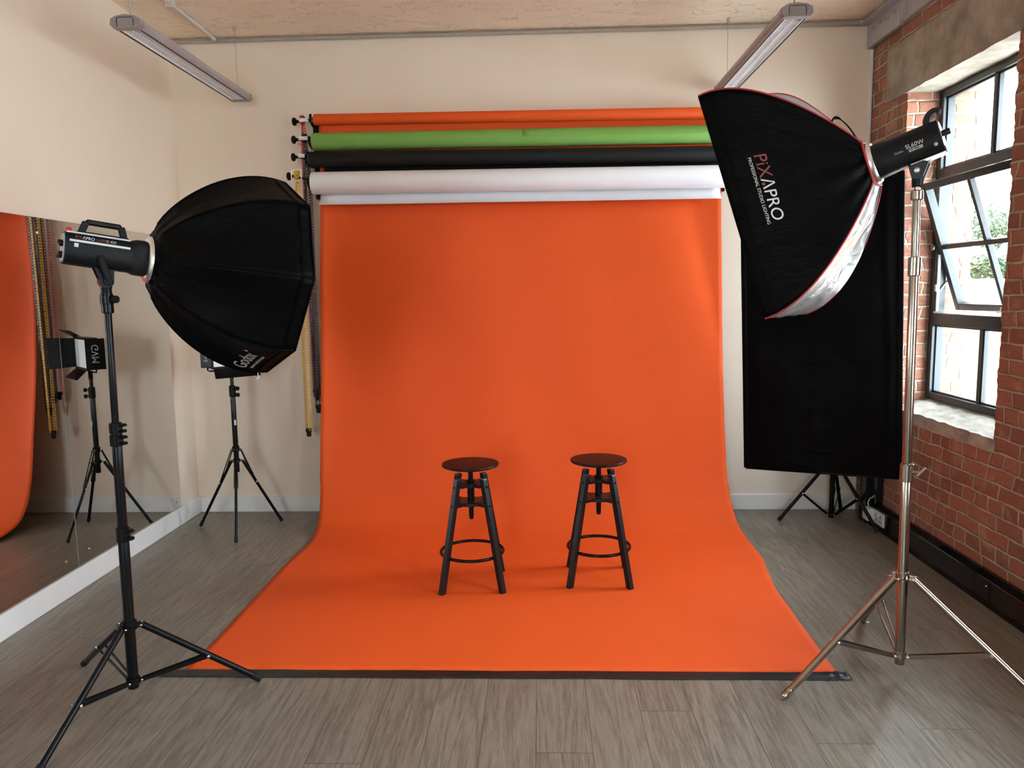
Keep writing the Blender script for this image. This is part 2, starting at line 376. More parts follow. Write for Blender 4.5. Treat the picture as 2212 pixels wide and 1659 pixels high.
def room():
    struct(MB().bb((XL - .1, YF - .1, -.12), (XO, YB + .1, 0)).build('floor', 'floor', smooth=0), 'grey oak laminate boards')
    struct(MB().bb((XL - .1, YF - .1, H), (XO, YB + .1, H + .15)).build('ceiling', 'ceiling', smooth=0), 'flaking board-marked painted concrete ceiling')
    struct(MB().bb((XL - .1, YF, 0), (XL, YB, H)).build('wall_left', 'wall', smooth=0))
    struct(MB().bb((XL - .1, YB, 0), (XO, YB + .1, H)).build('wall_back', 'wall', smooth=0))
    m = MB(); m.bb((XL - .1, YF - .1, 0), (XO, YF, .9)); m.bb((XL - .1, YF - .1, 2.75), (XO, YF, H)); m.bb((XL - .1, YF - .1, .9), (-1.75, YF, 2.75)); m.bb((-.45, YF - .1, .9), (XO, YF, 2.75))
    struct(m.build('wall_front', 'wall', smooth=0), 'white wall behind the photographer')
    struct(MB().bb((XL, YF, 0), (XL + .018, YB, .122), .003).build('baseboard_left', 'skirting', smooth=0))
    struct(MB().bb((XL + .018, YB - .016, 0), (XR - .02, YB, .112), .003).build('baseboard_back', 'skirting', smooth=0))
    # brick wall: ragged jambs round the window in view
    m = MB()
    def jit(z, seed):
        row = math.floor(z / .0765)
        a = noise.noise(V((row * 7.31, seed * 3.7, 1.2))) * .016
        return a + noise.noise(V((z * 55, seed * 9.1, 4.4))) * .007 + noise.noise(V((z * 160, seed, 2))) * .004
    ys = [YF] + [y for o in sorted(OPEN) for y in o] + [YB]
    m.bb((XR, YF, 0), (XO, YB, WZ0)); m.bb((XR, YF, WZ1), (XO, YB, H))
    for i in range(0, len(ys), 2):
        y0, y1 = ys[i], ys[i + 1]
        nz = 128; j0 = i != 0; j1 = i + 2 < len(ys)
        def P(x, e, z, k=1.0):
            return V((x, (y0 + (jit(z, i + .5) * k if j0 else 0)) if e == 0 else (y1 + (jit(z, i + 1.5) * k if j1 else 0)), z))
        rings = []
        for q in range(nz + 1):
            z = lerp(WZ0, WZ1, q / nz)
            rings.append([P(XR, 0, z), P(XR, 1, z), P(XR + .02, 1, z, .5), P(XO, 1, z, .4), P(XO, 0, z, .4), P(XR + .02, 0, z, .5)])
        m.loft(rings, True)
    struct(m.build('wall_right', 'brick', smooth=0), 'bare red brick wall with pale mortar')
    # concrete lintel and rough cement sill
    def rough_box(lo, hi, amp, nx, ny, nz, name, mat, fn=None):
        bm = bmesh.new(); bmesh.ops.create_cube(bm, size=1)
        for v in bm.verts: v.co = V([lerp(lo[k], hi[k], v.co[k] + .5) for k in range(3)])
        for ax, n in ((0, nx), (1, ny), (2, nz)):
            if n > 1: bmesh.ops.subdivide_edges(bm, edges=[e for e in bm.edges if abs((e.verts[0].co - e.verts[1].co)[ax]) > .6 * (hi[ax] - lo[ax])], cuts=n - 1, use_grid_fill=True)
        for v in bm.verts:
            q = v.co.copy()
            v.co += V([noise.noise(q * 14 + V((k * 9, 0, 3))) * amp + noise.noise(q * 45 + V((k * 5, 2, 3))) * amp * .5 for k in range(3)])
            if fn: fn(v)
        bm.verts.index_update()
        mb = MB(); mb.add([v.co for v in bm.verts], [[v.index for v in f.verts] for f in bm.faces]); bm.free()
        return mb.build(name, mat, smooth=50)
    struct(rough_box((XR - .012, 3.28, WZ1 - .012), (XO - .02, 5.05, 3.02), .004, 10, 60, 12, 'trim_1', 'concrete'), 'rough concrete lintel above the window')
    def slope(v):
        if v.co.z > .70: v.co.z += max(0, (v.co.x - XR) / .2) * .055
    struct(rough_box((XR - .006, 3.715, .735), (2.42, 4.80, .806), .007, 12, 50, 4, 'trim_2', 'cement', slope), 'pale rough cement window sill')
    for (a, b) in OPEN[1:]:
        pass
    # pipe along the top of the back wall, corner bead
    struct(MB().tube([(XL, 5.268, 3.262), (-1, 5.268, 3.264), (.6, 5.268, 3.262), (2.1, 5.268, 3.262)], .013, 10).build('trim_3', 'pipe_grey'), 'thin grey pipe along the back wall under the ceiling')
    struct(MB().bb((XR - .022, YB - .02, .0), (XR - .004, YB, 3.10), .003).build('trim_4', 'skirting', smooth=0), 'white corner bead beside the brick')

def windows():
    XF = 2.41
    for i, (a, b) in enumerate(OPEN):
        w = root('window_%d' % (i + 1), (XF, (a + b) / 2, .86)); struct(w, 'unseen dark metal framed window, added to let in daylight' if i else 'dark metal window with an open tilted middle sash')
        z0, z1 = .862, 2.708; ya, yb = a - .005, b + .0; mid = (a + b) / 2 - .01
        T1a, T1b, T0a, T0b = 2.185, 2.243, 1.318, 1.388
        f = MB(); d = .055
        f.bb((XF - .015, ya, z0), (XF + d, ya + .05, z1), .003); f.bb((XF - .015, yb - .05, z0), (XF + d, yb, z1), .003)
        f.bb((XF - .014, ya + .05, z1 - .048), (XF + d, yb - .05, z1), .003); f.bb((XF - .014, ya + .05, z0), (XF + d, yb - .05, z0 + .04), .003)
        f.bb((XF - .012, ya + .05, T1a), (XF + d, yb - .05, T1b), .003); f.bb((XF - .012, ya + .05, T0a), (XF + d, yb - .05, T0b), .003)
        for (q0, q1) in ((T1b, z1 - .048), (z0 + .04, T0a)):
            f.bb((XF, mid - .014, q0), (XF + .04, mid + .014, q1), .003)
            for (p0, p1) in ((ya + .05, mid - .014), (mid + .014, yb - .05)):      # inner beads
                for (u0, u1, v0, v1) in ((p0, p0 + .012, q0, q1), (p1 - .012, p1, q0, q1), (p0, p1, q0, q0 + .012), (p0, p1, q1 - .012, q1)):
                    f.bb((XF + .008, u0, v0), (XF + .03, u1, v1))
        fr = f.build('window_frame', 'window_metal', w, smooth=0)
        g = MB()
        for (q0, q1) in ((T1b + .008, z1 - .056), (z0 + .048, T0a - .008)):
            for (p0, p1) in ((ya + .058, mid - .02), (mid + .02, yb - .058)):
                g.bb((XF + .018, p0, q0), (XF + .022, p1, q1))
        gl = g.build('glass', 'glass', w, smooth=0)
        # centre-pivot sash
        zc = (T1a + T0b) / 2 - .002; hh = (T1a - T0b) / 2 - .004
        ang = R(18.4) if i == 0 else 0
        rot = Matrix.Rotation(-ang, 3, 'Y'); c = V((XF + .012, (ya + yb) / 2, zc)); hw = (yb - ya) / 2 - .054
        def L(x, y, z): return c + rot @ V((x, y, z))
        s = MB(); fw = .042
        def sb(y0, y1, zz0, zz1, x0=-.02, x1=.028): s.box(L((x0 + x1) / 2, (y0 + y1) / 2, (zz0 + zz1) / 2), (x1 - x0, y1 - y0, zz1 - zz0), .003, rot)
        sb(-hw, -hw + fw, -hh, hh); sb(hw - fw, hw, -hh, hh); sb(-hw + fw, hw - fw, hh - fw, hh); sb(-hw + fw, hw - fw, -hh, -hh + fw)
        sb(-.013, .013, -hh + fw, hh - fw, -.012, .02); sb(-hw + fw, hw - fw, -.014, .014, -.013, .021)
        sa = s.build('sash', 'window_metal', w, smooth=0)
        g = MB()
        for sy in (-1, 1):
            for sz in (-1, 1):
                g.box(L(.006, sy * (hw - fw + .013) / 2, sz * (hh - fw + .014) / 2), (.004, hw - fw - .008, hh - fw - .008), 0, rot)
        g.build('sash_glass', 'glass', sa, smooth=0)
        if i == 0:
            MB().lathe((XF - .018, yb - .025, zc), (-1, 0, 0), [(0, .019), (.008, .019), (.012, .014)], 18).build('pivot', 'silver', w)
            t = MB(); t.bb((XF - .006, yb - .066, 1.40), (XF + .010, yb - .054, 1.74), .001); t.bb((XF - .016, yb - .07, 1.52), (XF + .0, yb - .05, 1.56), .002)
            t.build('stay_track', 'grey_plastic', w, smooth=0)
            MB().bar((XF - .004, yb - .064, 1.50), L(.0, hw - .005, -.19), .012, .005).build('stay_arm', 'silver', w, smooth=0)
            t = MB(); t.box(L(-.03, -.06, -hh + .02), (.03, .085, .028), .006, rot); t.bar(L(-.045, -.09, -hh + .02), L(-.05, -.0, -hh + .01), .014, .014, .004)
            t.build('sash_handle', 'silver', sa, smooth=0)
        # daylight enters here: a portal tells the renderer where the sky is seen
        li = bpy.data.lights.new('daylight_portal', 'AREA'); li.shape = 'RECTANGLE'; li.size = WZ1 - .80; li.size_y = b - a
        li.cycles.is_portal = True
        lo = bpy.data.objects.new('daylight_portal', li); COL.objects.link(lo); lo.location = (XO + .01, (a + b) / 2, (WZ0 + WZ1) / 2)
        lo.rotation_euler = (0, R(90), 0); lo['kind'] = 'helper'

def added_front_window():  # out-of-view window, added and sized to fill the room with frontal daylight
    w = root('window_4', (-1.1, YF, .9)); struct(w, 'wide metal framed window added behind the photographer for fill daylight')
    f = MB(); y0, y1 = YF - .08, YF - .02
    for x in (-1.75, -1.125, -.50): f.bb((x, y0, .9), (x + .05, y1, 2.75), .003)
    for z in (.9, 1.8, 2.70): f.bb((-1.70, y0 + .002, z), (-.50, y1 - .002, z + .05), .003)
    f.build('window_frame', 'window_metal', w, smooth=0)
    MB().bb((-1.72, YF - .052, .92), (-.48, YF - .048, 2.73)).build('glass', 'glass', w, smooth=0)
    li = bpy.data.lights.new('daylight_portal', 'AREA'); li.shape = 'RECTANGLE'; li.size = 1.3; li.size_y = 1.85; li.cycles.is_portal = True
    lo = bpy.data.objects.new('daylight_portal', li); COL.objects.link(lo); lo.location = (-1.1, YF - .11, 1.825); lo.rotation_euler = (R(90), 0, 0); lo['kind'] = 'helper'

def steel_and_pipes():
    r = root('steel_beam', (2.16, 4.9, 3.12), 'grey painted steel beam with bolted end, between brick wall and ceiling', 'beam')
    m = MB(); m.bb((2.175, -1, 3.118), (2.206, 5.285, 3.128)); m.bb((2.186, -1, 3.12), (2.206, 5.285, H)); m.bb((2.135, -1, 3.268), (2.206, 5.2, H - .001))
    m.build('web', 'steel_paint', r, smooth=0)
    e = MB(); e.bb((2.105, 4.83, 3.245), (2.19, 5.25, 3.255)); e.bb((2.165, 4.83, 3.105), (2.186, 5.25, 3.25)); e.bb((2.165, 4.80, 3.13), (2.205, 4.825, 3.25))
    e.bb((2.10, 5.25, 3.243), (2.19, 5.262, 3.262)); e.bb((2.155, 5.25, 3.10), (2.19, 5.262, 3.25))
    e.build('end_plate', 'steel_paint', r, smooth=0)
    for k in range(4):
        y = 5.18 - k * .095
        MB().lathe((2.165, y, 3.205), (-1, 0, 0), [(0, .013), (.01, .013), (.011, .008), (.022, .008)], 6).build('bolt', 'steel_paint', r, smooth=20)
    r = root('conduit_pipe', (-2.16, 5, 3.26), 'cream painted conduit pipe running across the ceiling toward the back wall', 'pipe')
    MB().tube([(-2.16, -2, 3.2715), (-2.155, 4.6, 3.2715), (-2.165, 5.25, 3.2715)], .0145, 12).build('pipe', 'pipe_paint', r)
    MB().bb((-2.182, 4.60, 3.245), (-2.13, 4.645, H), .004).build('clip', 'pipe_paint', r, smooth=0)

def trunking():
    r = root('cable_trunking', (2.18, 4, 0), 'long glossy black boxed trunking along the foot of the brick wall', 'trunking')
    for y0, y1 in ((YF + .05, 3.72), (3.724, 5.02)):
        m = MB(); m.loft([[V((x, y, z)) for x, z in ((2.155, 0), (2.155, .128), (2.158, .134), (2.186, .152), (2.190, .153), (2.2085, .153), (2.2085, 0))] for y in (y0, y1)]); m.build('lid', 'trunk', r, smooth=0)
    MB().bb((2.153, 3.585, .012), (2.157, 3.60, .128)).build('joint_cover', 'black_metal', r, smooth=0)
    MB().ball((2.154, 3.62, .10), .004, 8).build('screw', 'silver', r)
    MB().bb((2.151, YF + .05, .0), (2.157, 5.0, .028)).build('base_strip', 'black_metal', r, smooth=0)
    r = root('cable_duct', (2.18, 5.0, 0), 'upright glossy black duct rising from the trunking near the corner', 'duct')
    MB().bb((2.135, 4.955, .0), (2.2085, 5.055, 1.3), .003).build('cover', 'trunk', r, smooth=0)
    MB().bb((2.165, 4.865, .15), (2.2085, 4.95, 1.3), .003).build('side_cover', 'trunk', r, smooth=0)
    # double socket with a plug-in adaptor
    r = root('wall_socket', (2.155, 4.80, .08), 'white double power socket on the black trunking', 'socket')
    MB().bb((2.146, 4.715, .040), (2.156, 4.862, .126), .002).build('face_plate', 'white_plastic', r, smooth=0)
    for y in (4.755, 4.825):
        for lo, hi in (((2.1445, y - .004, .09), (2.1465, y + .004, .103)), ((2.1445, y - .016, .065), (2.1465, y - .008, .072)), ((2.1445, y + .008, .065), (2.1465, y + .016, .072))):
            MB().bb(lo, hi).build('pin_hole', 'black_plastic', r, smooth=0)
    MB().bb((2.143, 4.778, .096), (2.147, 4.790, .114), .001).build('switch', 'white_plastic', r, smooth=0)
    r = root('plug_adaptor', (2.12, 4.87, .08), 'white plug-in adaptor with thin cable in the power socket', 'plug')
    a = MB(); a.box((2.12, 4.865, .092), (.058, .085, .085), .016, None, 3); a.build('body', 'white_plastic', r)
    MB().tube(catmull([(2.12, 4.87, .132), (2.118, 4.875, .165), (2.128, 4.872, .19), (2.13, 4.86, .20), (2.128, 4.84, .205), (2.132, 4.825, .222)], 20), .003, 8).build('cable', 'white_plastic', r)

def mirrors():
    x0, x1 = XL + .0005, XL + .0065
    for nm, y0, y1, lab in (('mirror_panel', 1.2, 3.828, 'near frameless wall mirror panel reflecting the orange paper'), ('mirror_panel', 3.832, 5.0, 'far frameless wall mirror panel reflecting the lamp on tripod')):
        r = root(nm, (XL, (y0 + y1) / 2, .124), lab, 'mirror', 'frameless wall mirror panels')
        MB().bb((x0, y0, .124), (x1, y1, 1.956), .0008).build('glass', 'mirror', r, smooth=0)
        sc = [(y0 + .1, .19), (y0 + .1, 1.88), (y1 - .06, .17), (y1 - .05, 1.88)] if y0 > 3 else [(y1 - .10, .19), (y1 - .1, 1.88), (y1 - .8, .17)]
        for (y, z) in sc:
            MB().lathe((x1, y, z), (1, 0, 0), [(0, .008), (.003, .008), (.005, .004)], 14).build('screw_cap', 'alu', r)
        if y0 > 3:
            pass

# ------------------------------------------------------------------ paper backdrop set
XA, XB = -1.49, 1.20
ROLLS = {  # y, z at left end, z at right end, radius, left x, right x
    'orange': (5.17, 2.713, 2.697, .036, -1.487, 1.21), 'green': (5.14, 2.564, 2.556, .057, -1.492, 1.21),
    'black': (5.115, 2.446, 2.426, .051, -1.512, 1.21), 'white': (5.065, 2.285, 2.275, .0715, -1.488, 1.205)}
def roll_mesh(key):
    y, zl, zr, r, xa, xb = ROLLS[key]
    a = V((xa, y, zl)); b = V((xb, y, zr))
    m = MB(); m.lathe(a, b - a, [(0, r * .7), (0, r - .002), (.003, r), ((b - a).length - .003, r), ((b - a).length, r - .002), ((b - a).length, r * .7)], 40, False)
    c = MB(); c.lathe(a - (b - a).normalized() * .006, b - a, [(0, .021), (0, r * .7), ((b - a).length + .012, r * .7), ((b - a).length + .012, .021)], 32)
    return m, c
def hang(key, prof, xa, xb, n=30, nx=40, wav=.004):
    """a sheet of paper that follows the (y, z) profile"""
    pr = catmull([(p[0], p[1], 0) for p in prof], n)
    y, zl, zr, r, _, _ = ROLLS[key]
    def fn(u, v):
        p = pr[round(v * n)]; x = lerp(xa, xb, u)
        dz = (zr - zl) * (x + 1.49) / 2.7
        return V((x, p.x + wav * math.sin(x * 5.1 + p.y * 3) * v, p.y + dz))
    return MB().grid(fn, nx, n)

def backdrops():
    # orange paper: roll at the top, sheet down the wall and out over the floor
    r = root('paper_backdrop', (-.15, 4.0, 0), 'wide orange paper backdrop sweeping from its wall roll onto the floor', 'paper backdrop')
    m, c = roll_mesh('orange'); m.build('roll', 'orange', r); c.build('core', 'card', r)
    Lp = [(5.203, 2.715), (5.198, 2.60), (5.19, 2.42), (5.178, 2.15), (5.165, 1.67), (5.10, 1.044), (5.01, .58), (4.93, .279), (4.875, .160), (4.80, .075), (4.70, .034), (4.56, .014), (4.30, .007), (3.95, .005), (3.5, .004), (2.955, .004)]
    Rp = [(5.203, 2.70), (5.198, 2.60), (5.19, 2.42), (5.150, 2.13), (5.095, 1.67), (5.02, 1.044), (4.925, .58), (4.82, .279), (4.73, .165), (4.65, .10), (4.55, .058), (4.40, .028), (4.15, .010), (3.85, .005), (3.45, .004), (2.95, .004)]
    N = 110; lc = catmull([(a, b, 0) for a, b in Lp], N); rc = catmull([(a, b, 0) for a, b in Rp], N)
    def bell(a, c, w): return math.exp(-((a - c) / w) ** 2)
    def fn(u, v):
        k = round(v * N); a = lc[k]; b = rc[k]; y = lerp(a.x, b.x, u); z = lerp(a.y, b.y, u)
        xl = XA + .03 * bell(y, 4.6, .25) * (z < .3) - .012 * (1 if y < 3.2 else 0) * (3.2 - y) / .25
        xr = XB + .062 * bell(y, 4.3, .35) * (z < .3) - .015 * max(0, (3.6 - y) / .65)
        xl += .022 * min(1, max(0, (z - 1.6) / .6))
        x = lerp(xl, xr, u)
        hangs = min(1, max(0, (z - .15) / .5)) * min(1, max(0, (2.55 - z) / .4))
        y += hangs * (.007 * math.sin(x * 4.3 + .6 + z * .5) + .004 * math.sin(x * 9.7 + z * 1.7) + .003 * noise.noise(V((x * 2.5, z * 2, 0))))
        y -= hangs * (.030 * math.exp(-u * 45) + .012 * math.exp(-(1 - u) * 45))
        # small puckers in the edges
        edge = math.exp(-(1 - u) * 40)
        y += edge * hangs * .006 * max(0, math.sin(z * 20)) ** 3
        if z < .05: z += .003 * max(0, noise.noise(V((x * 1.6, y * 2.2, 3)))) + edge * .004 * max(0, math.sin(y * 18)) ** 3
        return V((x, y, z))
    MB().grid(fn, 90, N).build('sheet', 'orange', r, smooth=180, solid=.0012)
    r = root('paper_roll', (-.15, ROLLS['green'][0], 2.55), 'green backdrop paper roll below the orange roll on the wall', 'paper roll', 'rolled backdrop papers on the wall')
    m, c = roll_mesh('green'); m.build('paper', 'green', r); c.build('core', 'card', r)
    y, zl, zr, rr, xa, xb = ROLLS['green']
    def lap(u, v):
        a = lerp(R(20), R(118), v); x = lerp(-.1, xb - .004, u); zz = lerp(zl, zr, (x - xa) / (xb - xa))
        return V((x, y - (rr + .0012) * math.cos(a - R(20)) , zz + (rr + .0012) * math.sin(a - R(20))))
    MB().grid(lap, 30, 10).build('loose_edge', 'green', r, smooth=180, solid=.0008)
    r = root('paper_roll', (-.15, ROLLS['black'][0], 2.43), 'black backdrop paper roll between the green and white rolls', 'paper roll', 'rolled backdrop papers on the wall')
    m, c = roll_mesh('black'); m.build('paper', 'blackpaper', r); c.build('core', 'card', r)
    hang('black', [(5.162, 2.44), (5.155, 2.40), (5.13, 2.372), (5.115, 2.362)], -1.43, 1.19, 12).build('loose_edge', 'blackpaper', r, smooth=180, solid=.001)
    r = root('paper_roll', (-.15, ROLLS['white'][0], 2.27), 'thick white backdrop paper roll, lowest on the wall, with hanging edge', 'paper roll', 'rolled backdrop papers on the wall')
    m, c = roll_mesh('white'); m.build('paper', 'whitepaper', r); c.build('core', 'card', r)
    y = 5.065
    hang('white', [(y + .0717, 2.285), (y + .068, 2.24), (y + .050, 2.20), (y + .032, 2.172), (y + .008, 2.152), (y - .016, 2.1445)], -1.452, 1.185, 20).build('loose_edge', 'whitepaper', r, smooth=180, solid=.0012)
    # wall brackets
    for x, s, lab in ((-1.496, 1, 'black bracket hung with chain drives holding the left ends of the paper rolls'), (1.222, -1, 'black bracket holding the right ends of the paper rolls behind the softbox')):
        r = root('roll_bracket', (x, YB, 2.5), lab, 'bracket')
        b = MB(); b.bb((x - .016 + .0, 5.21, 2.20), (x + .016, YB, 2.725), .003); b.build('back_plate', 'black_metal', r, smooth=0)
        for key in ROLLS:
            y, zl, zr, rr, xa, xb = ROLLS[key]; z = zl if s > 0 else zr
            hx = (xa - .016) if s > 0 else (xb + .016)
            pts = [(x, 5.25, z - .035), (hx, y + .03, z - .040), (hx, y + .002, z - .032), (hx, y - .026, z - .022), (hx, y - .036, z + .008), (hx, y - .032, z + .03)]
            h = MB()
            for p, q in zip(pts[:-1], pts[1:]): h.bar(p, q, .010, .016, .002, V((1, 0, 0)))
            h.build('hook', 'black_metal', r, smooth=0)
    # chain drives on the left end of each roll, each with its chain
    spec = (('orange', 'red_chain', 'red', -1.567, 5.19, .845), ('green', 'black_chain', 'navy', -1.549, 5.155, .828), ('black', 'black_chain', 'black', -1.532, 5.115, .745), ('white', 'yellow_chain', 'yellow', -1.588, 5.055, .592))
    for key, cm, cname, cx, cy, zb in spec:
        y, zl, zr, rr, xa, xb = ROLLS[key]
        off = -.02 if key == 'white' else 0.0; z = zl + (.004 if key == 'orange' else .018 if key == 'green' else .015 if key == 'black' else .047)
        z = {'orange': 2.704, 'green': 2.581, 'black': 2.464, 'white': 2.333}[key]
        d = root('chain_drive', (xa, y, z), '%s knobbed chain drive on the end of the %s paper roll' % ('black', key), 'chain drive', 'chain drives on the left ends of the rolls')
        k = MB(); k.lathe((-1.588 + off, y, z), (-1, 0, 0), [(0, .009), (.012, .009), (.016, .012), (.022, .012), (.026, .024), (.034, .027), (.042, .025), (.047, .017)], 24)
        k.build('knob', 'black_plastic', d)
        c = MB(); c.lathe((xa - .004, y, zl), (-1, 0, 0), [(0, .020), (.010, .018), (.014, .012), (.03, .010)], 20); c.cyl((xa - .02, y, lerp(zl, z, .5)), (-1.60 + off, y, z), .007)
        c.build('axle', 'black_plastic', d)
        w = MB(); wx = cx if key != 'white' else -1.592
        w.lathe((wx - .009, y, z + .004), (1, 0, 0), [(0, .027), (.004, .028), (.005, .022), (.013, .022), (.014, .028), (.018, .027)], 26)
        w.build('chain_wheel', cm if key in ('orange', 'white') else 'black_plastic', d)
        g = MB()
        if key == 'white':
            g.tube([(-1.615, y - .035, z - .033), (-1.615, y - .038, z + .030), (-1.60, y - .038, z + .034), (-1.555, y - .038, z + .034), (-1.548, y - .038, z + .022), (-1.553, y - .038, z + .0), (-1.547, y - .038, z - .028), (-1.555, y - .038, z - .034), (-1.605, y - .038, z - .034)], .0035, 8, True)
        else:
            g.bb((-1.583, y - .036, z + .002), (-1.52, y - .012, z + .014), .003); g.bb((-1.583, y - .030, z - .008), (-1.52, y - .018, z + .003), .002)
        g.build('chain_guard', 'white_plastic', d)
        # chain loop: two flat ladder strands and a black end weight
        ch = root('pull_chain', (cx, cy, zb), {'red': 'red ladder pull chain hanging from the top roll, closest to the wall', 'navy': 'dark ladder pull chain from the green roll, between red and black chains', 'black': 'black ladder pull chain hanging beside the orange paper edge', 'yellow': 'yellow ladder pull chain hanging lowest, farthest out from the wall'}[cname], 'chain', 'pull chains on the left of the rolls')
        mb = MB(); zt = z + .030
        for sgn in (-1, 1):
            top = V((cx + sgn * .006, y - sgn * .020, z + .012)); mid = V((cx + sgn * .020, cy - sgn * .010, z - .20)); bot = V((cx + sgn * .015, cy - sgn * .006, zb + .045))
            n = int((top.z - bot.z) / .0195)
            def pos(t):
                q = (top.z - lerp(top.z, bot.z, t)) / .20
                return lerp(top, mid, min(1, t * (top.z - bot.z) / max(.01, top.z - mid.z))) if t * (top.z - bot.z) < (top.z - mid.z) else lerp(mid, bot, (t * (top.z - bot.z) - (top.z - mid.z)) / (mid.z - bot.z))
            tw = R(-35 if sgn < 0 else 25)
            wx_ = V((math.cos(tw), math.sin(tw), 0)); wy_ = V((-math.sin(tw), math.cos(tw), 0)); rt = Matrix((wx_, wy_, V((0, 0, 1)))).transposed()
            for i in range(n + 1):
                p = pos(i / n); q = pos(min(1, (i + 1) / n))
                mb.box(p, (.017, .004, .0075), 0, rt)
                for e in (-1, 1):
                    if i < n: mb.box((p + q) / 2 + wx_ * e * .0072, (.0035, .004, .0125), 0, rt)
        for i in range(9):
            a = PI * i / 8; mb.box((cx - .0 + .006 * math.cos(a), y - .022 * math.cos(a) * -1, z + .014 + .022 * math.sin(a)), (.017, .006, .006), 0)
        mb.build('links', cm, ch, smooth=0)
        w = MB(); w.bb((cx - .020, cy - .009, zb + .03), (cx + .020, cy + .009, zb + .058), .004); w.bb((cx - .016, cy - .008, zb), (cx + .016, cy + .008, zb + .034), .006)
        w.lathe((cx, cy - .010, zb + .014), (0, 1, 0), [(0, .011), (.02, .011)], 16)
        w.build('end_weight', 'black_plastic', ch, smooth=30)
    # black tape along the front edge
    def tp(u, v):
        x = lerp(-1.585, 1.225, u); y = lerp(2.952, 2.898, v) + .004 * noise.noise(V((x * 3, v, 0))) - .006 * u
        z = .0065 - .004 * v + .0022 * abs(noise.noise(V((x * 6, v * 3, 2)))) + (.010 * abs(noise.noise(V((x * 30, v * 4, 1)))) if x > 1.12 else 0)
        return V((x, y, z))
    tag(MB().grid(tp, 240, 8).build('floor_tape', 'tape', smooth=40, solid=.0008), 'long strip of black tape holding down the front edge of orange paper', 'tape')
    tag(MB().grid(lambda u, v: V((1.498 + .022 * u, 3.42 + .012 * v, .003 + .004 * math.sin(u * 4) * v)), 6, 4).build('paper_scrap', 'whitepaper', smooth=0, solid=.0006, org=(1.5, 3.42, 0)), 'tiny white paper scrap on the floor near the silver tripod', 'scrap')

# ------------------------------------------------------------------ stools
def stool():
    r = root('bar_stool', (0, 0, 0), 'black round-topped bar stool on orange paper, the one nearer the octagonal softbox', 'stool', 'black swivel bar stools on the orange paper')
    s = MB(); s.lathe((0, 0, .636), (0, 0, 1), [(0, .12), (.004, .138), (.008, .148), (.011, .1505), (.017, .1505), (.020, .1485), (.0205, .144)], 64)
    s.build('seat', 'seat_black', r)
    prof = [(.0, .006), (.004, .0115), (.02, .0115)]
    z = .02
    while z < .285: prof += [(z, .0135), (z + .004, .0135), (z + .0045, .0115), (z + .0075, .0115)]; z += .008
    MB().lathe((0, 0, .352), (0, 0, 1), prof + [(.286, .0125), (.29, .022)], 22).build('screw_post', 'black_metal', r)
    MB().lathe((0, 0, .455), (0, 0, 1), [(0, .019), (.10, .019), (.104, .023), (.112, .023)], 24).build('sleeve', 'black_metal', r)
    m = MB(); m.lathe((0, 0, .534), (0, 0, 1), [(0, .048), (.003, .052), (.017, .052), (.02, .048)], 8)
    for k in range(4):
        a = PI / 4 + k * PI / 2; m.bar((math.cos(a) * .03, math.sin(a) * .03, .544), (math.cos(a) * .085, math.sin(a) * .085, .544), .045, .018, .002)
    m.build('top_plate', 'black_wood', r, smooth=30)
    m = MB(); m.lathe((0, 0, .436), (0, 0, 1), [(0, .068), (.003, .072), (.017, .072), (.02, .068)], 40)
    for k in range(4):
        a = PI / 4 + k * PI / 2; m.bar((math.cos(a) * .05, math.sin(a) * .05, .446), (math.cos(a) * .108, math.sin(a) * .108, .446), .036, .018, .002)
    m.build('lower_plate', 'black_wood', r, smooth=30)
    for sx in (-1, 1):
        for sy in (-1, 1):
            f = V((sx * .157, sy * .152, 0)); t = V((sx * .066, sy * .063, .587)); o = V((sx, sy, 0)).normalized(); sd = V((-sy, sx, 0)).normalized() 
            def ring(p, hw, hd): return [p + o * hd + sd * hw, p + o * hd - sd * hw, p - o * hd - sd * hw, p - o * hd + sd * hw]
            m = MB(); m.loft([ring(f, .0135, .0145), ring(lerp(f, t, .99), .0135, .0145), ring(t, .0125, .0135)])
            lg = m.build('leg', 'black_wood', r, smooth=0)
            for zz in (.544, .446):
                p = lerp(f, t, zz / .587) + o * .0147
                MB().lathe(p, o, [(0, .0065), (.0008, .0065), (.0012, .005)], 14).build('bolt', 'black_metal', lg)
    MB().tube([(.166 * math.cos(2 * PI * k / 64), .166 * math.sin(2 * PI * k / 64), .178) for k in range(64)], .0085, 12, True).build('foot_ring', 'black_metal', r)
    c = copy_tree(r)
    r.location = (-.375, 3.908, .0055); r.rotation_euler.z = R(4)
    c.location = (.305, 3.98, .0065); c.rotation_euler.z = R(-2.2)
    c['label'] = 'black round-topped bar stool on orange paper, the one nearer the rectangular softbox'

